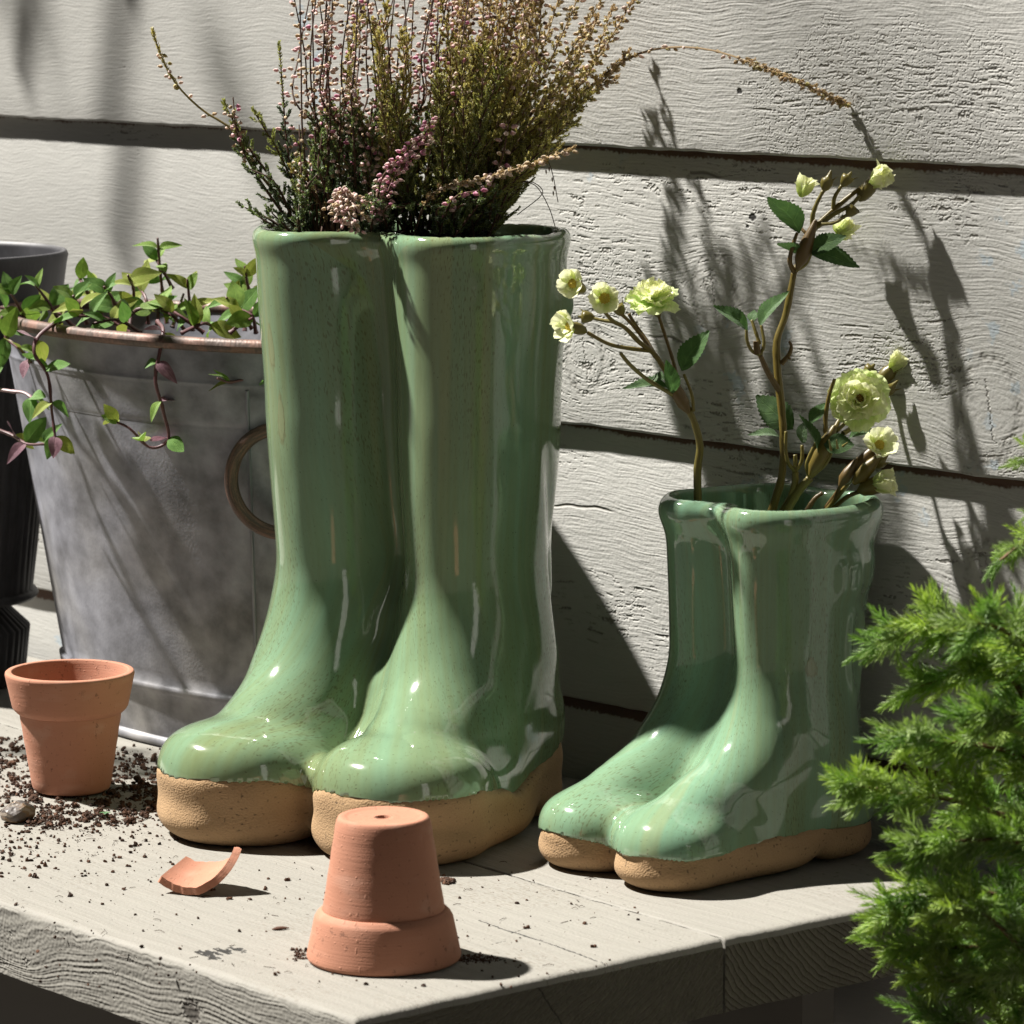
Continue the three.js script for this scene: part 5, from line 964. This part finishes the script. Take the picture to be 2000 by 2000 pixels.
  for (const [u1, v1, u2, v2, z] of [[1130, 170, 1235, 5, 0.03], [1140, 200, 1225, 105, 0.03], [1110, 205, 1200, 155, 0.05], [1080, 160, 1180, -10, 0.01], [1060, 150, 1140, -30, 0.05], [1040, 150, 1100, -30, 0.02], [1150, 130, 1195, 20, 0.0], [1100, 150, 1165, 40, 0.06], [1010, 130, 1060, -40, 0.05], [1120, 140, 1150, 40, -0.02]])
    sprig(t, [soilP(rr(880, 930), 0.03), P(mix(900, u1, 0.5), mix(440, v1, 0.5), z), P(u1, v1, z), P(u2, v2, z + rr(-0.02, 0.02))], { r: 0.0012, tip: C.tan, leaf: [[0.12, 0.6, C.olive, C.gold, 0.003, 0.014], [0.6, 1, C.gold, C.tan, 0.0028, 0.006]], buds: [[0.6, 1, [C.tan, C.tan, C.pale, C.gold], 0.0028, 0.003]] });
  for (let k = 0; k < 54; k++) {
    const f = rnd(), u0 = rr(800, 955), ang = mix(-0.12, 0.85, f) + rr(-0.08, 0.08), len = rr(190, 360) * (1 - 0.35 * Math.max(0, f - 0.55)), u1 = u0 + Math.sin(ang) * len, v1 = 430 - Math.cos(ang) * len, z = rr(-0.03, 0.08), gold = rnd();
    sprig(t, [soilP(u0, mix(z, 0.03, 0.5)), P(mix(u0, u1, 0.5) + rr(-8, 8), mix(430, v1, 0.52), z), P(u1, v1, z + rr(-0.015, 0.015))], { leaf: [[0.1, 1, lerp3(C.green, C.olive, gold * 0.6), lerp3(C.olive, C.gold, gold), 0.0026, 0.017, 0.0021]] });
  }
  for (let k = 0; k < 7; k++) { const u1 = rr(650, 880), z = rr(0.02, 0.08); sprig(t, [soilP(rr(700, 860), 0.03), P(mix(780, u1, 0.5), 300, z), P(u1, 150, z), P(u1 + rr(-40, 30), rr(-40, 90), z)], { tip: C.tan, leaf: [[0.15, 1, C.olive, C.gold, 0.003, 0.012]] }); }
  for (const [u1, v1, u2, v2, z] of [[1050, 300, 1110, 240, 0.07], [1060, 260, 1150, 190, 0.06], [1020, 340, 1090, 290, 0.08], [1040, 220, 1130, 130, 0.04]]) sprig(t, [soilP(905, 0.04), P(mix(905, u1, 0.55), mix(430, v1, 0.55), z), P(u1, v1, z), P(u2, v2, z)], { leaf: [[0.15, 1, C.olive, C.gold, 0.0026, 0.016, 0.0021]] });
  for (let k = 0; k < 22; k++) { const u0 = rr(850, 940), u1 = rr(880, 1050), z = rr(-0.03, 0.07); sprig(t, [soilP(u0, 0.03), P(mix(u0, u1, 0.5), 260, z), P(u1, 110, z), P(u1 + rr(0, 50), -40, z)], { r: 0.0011, tip: C.tan, leaf: [[0.15, 0.65, C.olive, C.gold, 0.0032, 0.015], [0.65, 1, C.gold, C.tan, 0.003, 0.006]], buds: [[0.6, 1, DEAD, 0.004, 0.003]] }); }
  for (let k = 0; k < 16; k++) { const u0 = rr(700, 960); sprig(t, [soilP(u0, rr(0.03, 0.055)), P(u0 + rr(-20, 30), rr(395, 415), rr(0.06, 0.1)), P(u0 + rr(-40, 60), rr(360, 412), rr(0.06, 0.105))], { leaf: [[0.1, 1, C.dark, C.green, 0.004, 0.010]] }); }
  // dry grass blades at the right of the rim
  const gt = thing('dry_grass', 'fine dry grass stalk with a few hanging seeds at the right rim of the tall boots', 'grass stalk', base), gm = std({ color: new THREE.Color().setRGB(0.09, 0.05, 0.03), roughness: 0.8 });
  for (const pts of [[[1010, 420], [1060, 375], [1045, 358], [1015, 353]], [[1015, 353], [1045, 362], [1072, 405], [1085, 445]], [[1050, 290], [1068, 310], [1078, 335], [1090, 395]]]) { const B = new GB(); tube(B, curve(pts.map(([u, v]) => P(u, v, 0.08).sub(base)), 20), () => 0.00028, 4); part('stalk', B.geo(), gm, gt); }
  { const B = new GB(); for (const [u, v] of [[1068, 312], [1072, 325], [1066, 330], [1078, 345], [1082, 362], [1080, 372]]) budAt(B, P(u, v, 0.08).sub(base), V(0.1, -1, 0.1).normalize(), 0.0035, 0.0011, C.bark, C.tan); const g = B.geo(); part('seeds', g, budM, gt); }
}
// ---------- juniper, close to the lens at the right ----------
{
  seed = 555;
  const base = V(0.30, TABLE - 0.2, 0.52), cols = [[0.23, 0.38, 0.04], [0.16, 0.31, 0.035], [0.33, 0.47, 0.055], [0.25, 0.37, 0.075]];
  const t = thing('juniper_shrub', 'bright green juniper with soft needles reaching in from the right, blurred in the foreground', 'shrub', base);
  const mats = cols.map((c) => phys({ color: new THREE.Color().setRGB(c[0], c[1], c[2]), roughness: 0.9, transmission: 0.45, thickness: 0 }));
  const barkM = std({ color: new THREE.Color().setRGB(0.16, 0.09, 0.035), roughness: 0.8 });
  const d = V(0, 0, 0), s = V(0, 0, 0), p = V(0, 0, 0), n = V(0, 0, 0);
  function sprigGeo(L, lush) { // along +y: a leader and a few side shoots, each clothed in curving needles
    const B = new GB();
    const clothe = (axis, len0) => {
      let an = rnd() * 6; const N = Math.round(len0 / 0.00115), M = axis.length - 1;
      for (let k = 0; k < N; k++) {
        const f = (k + 0.5) / N, i = Math.min(M - 1, Math.floor(f * M)); p.lerpVectors(axis[i], axis[i + 1], f * M - i); d.subVectors(axis[i + 1], axis[i]).normalize();
        for (let q = 0; q < 2; q++) {
          an += 2.399 + rr(-0.3, 0.3); s.set(Math.cos(an), Math.sin(an * 0.7) * 0.5, Math.sin(an)); s.addScaledVector(d, -s.dot(d)).normalize();
          const len = rr(0.0085, 0.0135) * (1 - 0.4 * f * f) * lush, w = 0.0008, open = mix(0.9, 0.3, f * f), curl = rr(-0.25, 0.75); n.crossVectors(d, s).normalize(); const b0 = B.p.length / 3, m = 3;
          for (let j = 0; j <= m; j++) { const g = j / m, o = open * (g - curl * g * g * 0.8), u = (1 - 0.25 * open) * g, hw = w * (g < 0.9 ? 0.55 - 0.1 * g : 0.1); const cx = p.x + (s.x * o + d.x * u) * len, cy = p.y + (s.y * o + d.y * u) * len, cz = p.z + (s.z * o + d.z * u) * len; B.v(cx + n.x * hw, cy + n.y * hw, cz + n.z * hw); B.v(cx - d.x * hw * 0.5 + s.x * hw * 0.5, cy - d.y * hw * 0.5 + s.y * hw * 0.5, cz - d.z * hw * 0.5 + s.z * hw * 0.5); B.v(cx - n.x * hw, cy - n.y * hw, cz - n.z * hw); }
          for (let j = 0; j < m; j++) { const r = b0 + j * 3; B.q(r, r + 1, r + 4, r + 3); B.q(r + 1, r + 2, r + 5, r + 4); }
        }
      }
    };
    const line = (from, dir, len, bx, bz) => { const a = []; for (let k = 0; k <= 6; k++) { const f = k / 6; a.push(from.clone().addScaledVector(dir, len * f).add(V(bx * len * f * f, 0, bz * len * f * f))); } return a; };
    const main = line(V(0, 0, 0), V(0, 1, 0), L, rr(-0.25, 0.25), rr(-0.25, 0.25)); clothe(main, L);
    for (let k = 0; k < 3; k++) { const a = rnd() * 6.3, f = rr(0.1, 0.55), l = L * rr(0.4, 0.62); clothe(line(main[Math.floor(f * 6)], V(Math.cos(a) * 0.6, 0.8, Math.sin(a) * 0.6).normalize(), l, rr(-0.2, 0.2), rr(-0.2, 0.2)), l); }
    return B.geo();
  }
  const geos = []; for (let k = 0; k < 7; k++) geos.push(sprigGeo(rr(0.026, 0.042), rr(0.9, 1.1)));
  const P = (u, v, z) => onZ(u + 28, v, z);
  let made = 0;
  function branch(pts, n, o = {}) {
    const c = curve(pts, 18), B = new GB(); tube(B, c.map((q) => q.clone().sub(base)), (k) => mix(0.0019, 0.0008, k), 6); const m = part('branch', B.geo(), barkM, t);
    for (let k = 0; k < n && made < 298; k++, made++) {
      const f = Math.pow((k + rnd() * 0.6) / n, 0.85), i = clamp(Math.floor(f * 18), 0, 17), q = c[i].clone().lerp(c[i + 1], f * 18 - i), T = c[i + 1].clone().sub(c[i]).normalize();
      const a = k * 2.4 + rr(-0.5, 0.5); s.set(Math.cos(a), Math.sin(a) * 0.8, Math.sin(a)); s.addScaledVector(T, -s.dot(T)).normalize();
      const dir = k >= n - 1 ? T.clone() : T.clone().multiplyScalar(0.8).addScaledVector(s, rr(0.4, 0.95)).normalize(); dir.y += o.lift || 0.05; dir.normalize();
      const g = part('sprig', geos[Math.floor(rnd() * geos.length)], mats[Math.floor(rnd() * 4)], t), sc = (o.size || 1) * rr(0.8, 1.08) * (1 - 0.25 * f);
      g.position.copy(q.sub(base)); g.quaternion.setFromUnitVectors(V(0, 1, 0), dir).multiply(new THREE.Quaternion().setFromAxisAngle(V(0, 1, 0), rr(0, 6.3))); g.scale.setScalar(sc);
    }
  }
  const Z = 0.52;
  branch([P(2110, 1420, Z), P(1990, 1330, Z), P(1900, 1250, Z), P(1800, 1225, Z), P(1712, 1250, Z)], 20);
  branch([P(2120, 1380, Z + 0.03), P(2010, 1290, Z + 0.03), P(1930, 1230, Z + 0.04), P(1880, 1215, Z + 0.05)], 13);
  branch([P(2120, 1500, Z), P(2010, 1420, Z), P(1930, 1310, Z), P(1850, 1315, Z), P(1770, 1340, Z)], 16);
  branch([P(2120, 1640, Z), P(1960, 1600, Z), P(1820, 1560, Z + 0.02), P(1700, 1545, Z + 0.02), P(1640, 1530, Z + 0.03)], 24);
  branch([P(2120, 1560, Z + 0.02), P(1980, 1480, Z + 0.02), P(1850, 1450, Z + 0.03), P(1740, 1450, Z + 0.03)], 20);
  branch([P(2120, 1760, Z), P(1980, 1760, Z), P(1850, 1740, Z + 0.02), P(1755, 1765, Z + 0.02), P(1715, 1790, Z + 0.02)], 22);
  branch([P(2120, 1700, Z + 0.04), P(1990, 1650, Z + 0.04), P(1880, 1640, Z + 0.05), P(1780, 1655, Z + 0.05)], 20);
  branch([P(2120, 1880, Z), P(1980, 1860, Z), P(1860, 1850, Z + 0.02), P(1750, 1850, Z + 0.02)], 22);
  branch([P(2120, 2020, Z), P(1990, 1960, Z), P(1900, 1930, Z + 0.02), P(1780, 1905, Z + 0.02)], 20);
  branch([P(2130, 2130, Z), P(1990, 2060, Z), P(1880, 2010, Z + 0.02), P(1790, 1985, Z + 0.02)], 18);
  branch([P(2120, 1960, Z + 0.05), P(2000, 1880, Z + 0.05), P(1900, 1790, Z + 0.06), P(1840, 1760, Z + 0.06)], 18);
  branch([P(2120, 1480, Z + 0.05), P(2030, 1420, Z + 0.05), P(1950, 1400, Z + 0.06), P(1890, 1400, Z + 0.06)], 18);
  branch([P(2120, 1600, Z - 0.03), P(2030, 1520, Z - 0.03), P(1960, 1380, Z - 0.03), P(1935, 1290, Z - 0.03)], 14);
  branch([P(2140, 1800, Z - 0.04), P(2050, 1700, Z - 0.04), P(1950, 1600, Z - 0.03), P(1890, 1560, Z - 0.03)], 14);
  branch([P(2110, 1030, Z - 0.04), P(2030, 1035, Z - 0.04), P(1970, 1060, Z - 0.04), P(1925, 1095, Z - 0.04)], 9, { size: 0.6 });
  branch([P(2090, 880, Z - 0.04), P(2030, 880, Z - 0.04), P(1985, 895, Z - 0.04)], 6, { size: 0.55 });
  branch([P(2090, 1000, Z - 0.03), P(2040, 990, Z - 0.03), P(2000, 1000, Z - 0.03)], 5, { size: 0.55 });
  const B = new GB(); tube(B, [P(2150, 2600, Z), P(2135, 2100, Z), P(2120, 1600, Z), P(2110, 1100, Z), P(2105, 800, Z)].map((q) => q.sub(base)), (k) => mix(0.008, 0.002, k), 9); part('trunk', B.geo(), barkM, t);
}
// ---------- beyond the frame: the climber and the branch whose shadows fall on the wall ----------
{
  seed = 808;
  const lm = leafMaterial([0.04, 0.09, 0.02], [0.07, 0.13, 0.03], 7, 0.5, 0.2), lg = leafGeo({ w: 0.36, fold: 0.3, droop: 0.25 }), bm = std({ color: new THREE.Color().setRGB(0.12, 0.08, 0.045), roughness: 0.8 });
  const sunward = (u, v, L) => onWall(u, v).addScaledVector(SUN, L);
  const base = sunward(270, -200, 0.5), t = thing('climbing_plant', 'leafy climber on upright canes against the wall, above and left of the view', 'climber', base);
  const cane = (u, v0, v1, L, r) => { const B = new GB(), a = sunward(u, v0, L), b = sunward(u, v1, L); if (Math.min(a.y, b.y) < 1.02) b.y = Math.max(b.y, 1.02); tube(B, [a, a.clone().lerp(b, 0.5), b].map((p) => p.sub(base)), () => r, 10); part('cane', B.geo(), bm, t); return [a, b]; };
  cane(268, -900, 560, 0.75, 0.0062); cane(88, -900, 225, 0.5, 0.0045); cane(290, -900, 60, 0.42, 0.004); cane(-60, -900, 300, 0.6, 0.005);
  const leaves = (u, v, L, n, sp, size) => { for (let k = 0; k < n; k++) { const p = sunward(u + gauss() * sp, v + gauss() * sp * 1.6, L + rr(-0.08, 0.08)); if (p.y < 1.04) p.y = 1.04 + rr(0, 0.03); const q = p.clone().add(V(rr(-0.35, 0.35), -1, rr(-0.35, 0.35)).multiplyScalar(size * rr(0.7, 1.2))); if (q.y < 1.0) { const dy = 1.0 - q.y; p.y += dy; q.y += dy; } aim(part('leaf', lg, lm, t), p.sub(base), q.sub(base), V(rr(-1, 1), 0.3, rr(-1, 1))); } };
  leaves(50, -60, 1.1, 9, 40, 0.05); leaves(490, 150, 1.3, 4, 16, 0.045);
  const base2 = sunward(1700, 400, 0.9), t2 = thing('overhanging_branch', 'leafy branch hanging from above in front of the wall, out of view', 'branch', base2);
  const twigs = (u, v, L, n, sp, size) => { const B = new GB(), a = sunward(u, v - 500, L), b = sunward(u + 30, v, L); b.y = Math.max(b.y, 1.03); tube(B, [a, a.clone().lerp(b, 0.6).add(V(0.01, 0, 0)), b].map((p) => p.sub(base2)), (k) => mix(0.004, 0.0015, k), 7); part('twig', B.geo(), bm, t2);
    for (let k = 0; k < n; k++) { const p = a.clone().lerp(b, rr(0.35, 1)).add(V(gauss() * sp, gauss() * sp, gauss() * sp)), q = p.clone().add(V(rr(-0.4, 0.4), -1, rr(-0.4, 0.4)).multiplyScalar(size * rr(0.7, 1.2))); if (q.y < 1.0) { const dy = 1.0 - q.y; p.y += dy; q.y += dy; } aim(part('leaf', lg, lm, t2), p.sub(base2), q.sub(base2), V(rr(-1, 1), 0.3, rr(-1, 1))); } };
  twigs(1600, 560, 2.3, 10, 0.03, 0.05); twigs(1740, 620, 2.1, 14, 0.035, 0.055); twigs(1975, 700, 1.8, 8, 0.025, 0.05);
  for (const [u, v, L, n] of [[1500, 60, 4.6, 44], [1850, 330, 4.8, 60], [1900, 700, 4.4, 60], [1750, 900, 4.8, 30], [1200, 200, 4.5, 22]]) for (let k = 0; k < n / 2; k++) { const p = sunward(u, v, L).add(V(gauss() * 0.11, gauss() * 0.11, gauss() * 0.11)), q = p.clone().add(V(rr(-0.5, 0.5), -1, rr(-0.5, 0.5)).multiplyScalar(rr(0.03, 0.05))); aim(part('leaf', lg, lm, t2), p.sub(base2), q.sub(base2), V(rr(-1, 1), 0.3, rr(-1, 1))); }
}
// ---------- a white painted door standing open behind the camera, mirrored in the glaze ----------
{
  const m = std({ color: new THREE.Color().setRGB(0.82, 0.82, 0.8), roughness: 0.6 }), dark = std({ color: new THREE.Color().setRGB(0.08, 0.075, 0.07), roughness: 0.8 });
  const t = thing('garden_door', 'white boarded garden door standing open behind the camera, out of view', 'door', V(1.35, 0, 3.3));
  for (let k = 0; k < 3; k++) { const g = new THREE.BoxGeometry(0.155, 2.6, 0.03); g.translate((k - 1) * 0.16, 1.5, 0); part('door_board', g, m, t); }
  for (const y of [0.5, 2.4]) { const g = new THREE.BoxGeometry(0.46, 0.12, 0.02); g.translate(0, y, 0.026); part('door_ledge', g, m, t); }
  t.rotation.y = Math.PI + 0.75;
}
// ---------- spilled soil, stone and chips on the bench ----------
{
  seed = 31;
  const shapes = []; for (let k = 0; k < 3; k++) { const g = new THREE.IcosahedronGeometry(1, 1), p = g.attributes.position; for (let i = 0; i < p.count; i++) { const f = 1 + 0.4 * n3(p.getX(i) * 1.7 + k * 9, p.getY(i) * 1.7, p.getZ(i) * 1.7); p.setXYZ(i, p.getX(i) * f, p.getY(i) * f * 0.75, p.getZ(i) * f); } g.computeVertexNormals(); shapes.push(g); }
  const dens = (u, v) => {
    const line = (u0, v0, u1, v1, w) => { const t = clamp(((u - u0) * (u1 - u0)) / ((u1 - u0) ** 2)), d = (v - mix(v0, v1, t)) / w; return (u < Math.min(u0, u1) - 15 || u > Math.max(u0, u1) + 15) ? 0 : Math.exp(-d * d); };
    return Math.max(0.95 * line(62, 1608, 330, 1592, 15), 0.75 * line(215, 1535, 340, 1552, 26), 0.8 * line(0, 1500, 75, 1560, 28), 0.55 * line(0, 1470, 340, 1510, 26), 0.5 * line(0, 1570, 240, 1578, 18), 0.16 * line(0, 1660, 70, 1640, 45), 0.05 * line(0, 1640, 350, 1640, 60)) * clamp(0.42 + 1.1 * n2(u / 26, v / 9) + 0.4 * n2(u / 9, v / 4), 0, 1.2);
  };
  const put = [[], [], []], q = new THREE.Quaternion(), e = new THREE.Euler(), m = new THREE.Matrix4(), col = [];
  const add = (p, s) => { e.set(rr(0, 6), rr(0, 6), rr(0, 6)); q.setFromEuler(e); m.compose(V(p.x, TABLE + s * 0.45 + (p.h || 0), p.z), q, V(s * rr(0.7, 1.5), s * rr(0.7, 1.2), s * rr(0.7, 1.3))); put[Math.floor(rnd() * 3)].push(m.clone()); };
  for (let k = 0; k < 70000; k++) { const u = rr(-20, 345), v = rr(1440, 1720), d = dens(u, v); if (rnd() < d) { const p = onY(u, v); p.h = d > 0.5 ? rr(0, 0.002) : 0; add(p, 0.00016 + 0.0013 * Math.pow(rnd(), 4) + (rnd() < 0.008 ? 0.0016 : 0)); } }
  for (let k = 0; k < 420; k++) add(onY(rr(0, 1250), rr(1680, 1930)), 0.0002 + 0.0009 * Math.pow(rnd(), 4));
  for (let k = 0; k < 130; k++) add(onY(875 + gauss() * 9, 1722 + gauss() * 4), rr(0.0004, 0.0015));
  for (let k = 0; k < 60; k++) add(onY(590 + gauss() * 18, 1865 + gauss() * 12), rr(0.0003, 0.0010));
  for (let k = 0; k < 240; k++) add(onY(930 + gauss() * 40, 1873 + gauss() * 7), rr(0.0002, 0.0007));
  for (const [u, v] of [[517, 1738], [490, 1757], [448, 1757], [415, 1738], [395, 1693], [243, 1737], [250, 1693], [135, 1750], [340, 1700], [1140, 1805], [1028, 1812], [1160, 1850], [560, 1720]]) for (let k = 0; k < 4; k++) add(onY(u + gauss() * 4, v + gauss() * 1.5), rr(0.0004, 0.0013));
  const all = put.map((a) => a.length).reduce((a, b) => a + b);
  const soil = new THREE.Group(); soil.name = 'spilled_soil'; soil.userData = { label: 'dark brown potting soil spilled over the bench around the upright pot', category: 'soil', kind: 'stuff' }; scene.add(soil);
  const mat = std({ color: 0xffffff, roughness: 1 });
  put.forEach((a, k) => { const im = new THREE.InstancedMesh(shapes[k], mat, a.length); im.name = 'crumbs'; shadow(im); a.forEach((x, i) => { im.setMatrixAt(i, x); const f = rr(0.4, 2.2); im.setColorAt(i, new THREE.Color().setRGB(0.055 * f, 0.026 * f, 0.014 * f)); }); im.userData.kind = 'stuff'; soil.add(im); });
  // fibres
  const b = new GB();
  for (let k = 0; k < 900; k++) {
    const near = rnd() < 0.93, u = near ? rr(-10, 340) : rr(0, 1200), v = near ? rr(1450, 1680) : rr(1680, 1900); if (near && rnd() > dens(u, v) * 1.4 + 0.06) continue;
    const p = onY(u, v), a = rr(0, 6.3), L = rr(0.0015, 0.007), h = rr(0.0003, 0.0016);
    tube(b, [V(p.x, TABLE + 0.0003, p.z), V(p.x + Math.cos(a) * L * 0.5 + rr(-0.0006, 0.0006), TABLE + h, p.z + Math.sin(a) * L * 0.5), V(p.x + Math.cos(a) * L, TABLE + 0.0004, p.z + Math.sin(a) * L)], () => 0.00016, 4, null, false);
  }
  const f = part('fibres', b.geo(), std({ color: new THREE.Color().setRGB(0.05, 0.027, 0.014), roughness: 0.9 }), soil); f.userData.kind = 'stuff';
  // flint
  const st = paint(256, 256, (u, v, o) => { const a = fbm(u * 5, v * 5, 4), k = sstep(-0.1, 0.35, a), c = n2(u * 50, v * 50); o[0] = mix(0.12, 0.22, k) + 0.02 * c; o[1] = mix(0.1, 0.13, k) + 0.02 * c; o[2] = mix(0.09, 0.06, k) + 0.015 * c; const w = sstep(0.35, 0.5, n2(u * 7 + 9, v * 7)); o[0] = mix(o[0], 0.3, w); o[1] = mix(o[1], 0.25, w); o[2] = mix(o[2], 0.2, w); o[3] = 0.5 + 0.3 * a; });
  const g = new THREE.IcosahedronGeometry(1, 5), pp = g.attributes.position, planes = []; for (let k = 0; k < 22; k++) planes.push([V(gauss(), gauss() * 0.9, gauss()).normalize(), rr(0.55, 0.9)]);
  for (let i = 0; i < pp.count; i++) { const d = V(pp.getX(i), pp.getY(i), pp.getZ(i)).normalize(); let r = 1; for (const [n, w] of planes) { const c = d.dot(n); if (c > 0.05) r = Math.min(r, w / c); } r += 0.02 * n3(d.x * 6, d.y * 6, d.z * 6); pp.setXYZ(i, d.x * r * 0.0125, d.y * r * 0.0095, d.z * r * 0.0105); }
  g.computeVertexNormals(); const stone = single('flint_stone', g, std({ map: st.map, bumpMap: st.bump, bumpScale: 0.0008, roughness: 0.45 }), 'small angular brown and grey stone beside the spilled soil at the left edge', 'stone'); stone.position.copy(onY(30, 1604)).setY(TABLE + 0.0055);
  // chip of bark
  const cb = new GB(), c0 = onY(548, 1817); tube(cb, [V(-0.0045, 0.0008, 0.0012), V(-0.002, 0.0012, 0.0004), V(0.001, 0.0013, -0.0003), V(0.0045, 0.0009, -0.0016)], (k) => 0.0011 * Math.sin(0.35 + k * 2.5), 6); const chip = single('bark_chip', cb.geo(), std({ color: new THREE.Color().setRGB(0.13, 0.06, 0.035), roughness: 0.8 }), 'small reddish bark chip lying left of the upside-down pot', 'bark chip'); chip.position.set(c0.x, TABLE, c0.z);
  const c1 = onY(206, 1599), sg = leafGeo({ w: 0.6, fold: 0.4, droop: 0.3 }), sp = thing('green_sprout', 'tiny bright green sprout lying on the spilled soil', 'sprout', V(c1.x, TABLE + 0.003, c1.z)), sm = leafMaterial([0.06, 0.2, 0.05], [0.12, 0.3, 0.1], 9, 0.5, 0.1);
  for (let k = 0; k < 4; k++) aim(part('leaf', sg, sm, sp), V(0, 0, 0), V(Math.cos(k * 1.6) * 0.0035, 0.0018, Math.sin(k * 1.6) * 0.0035), V(0, 1, 0));
}
renderer.render(scene, camera);
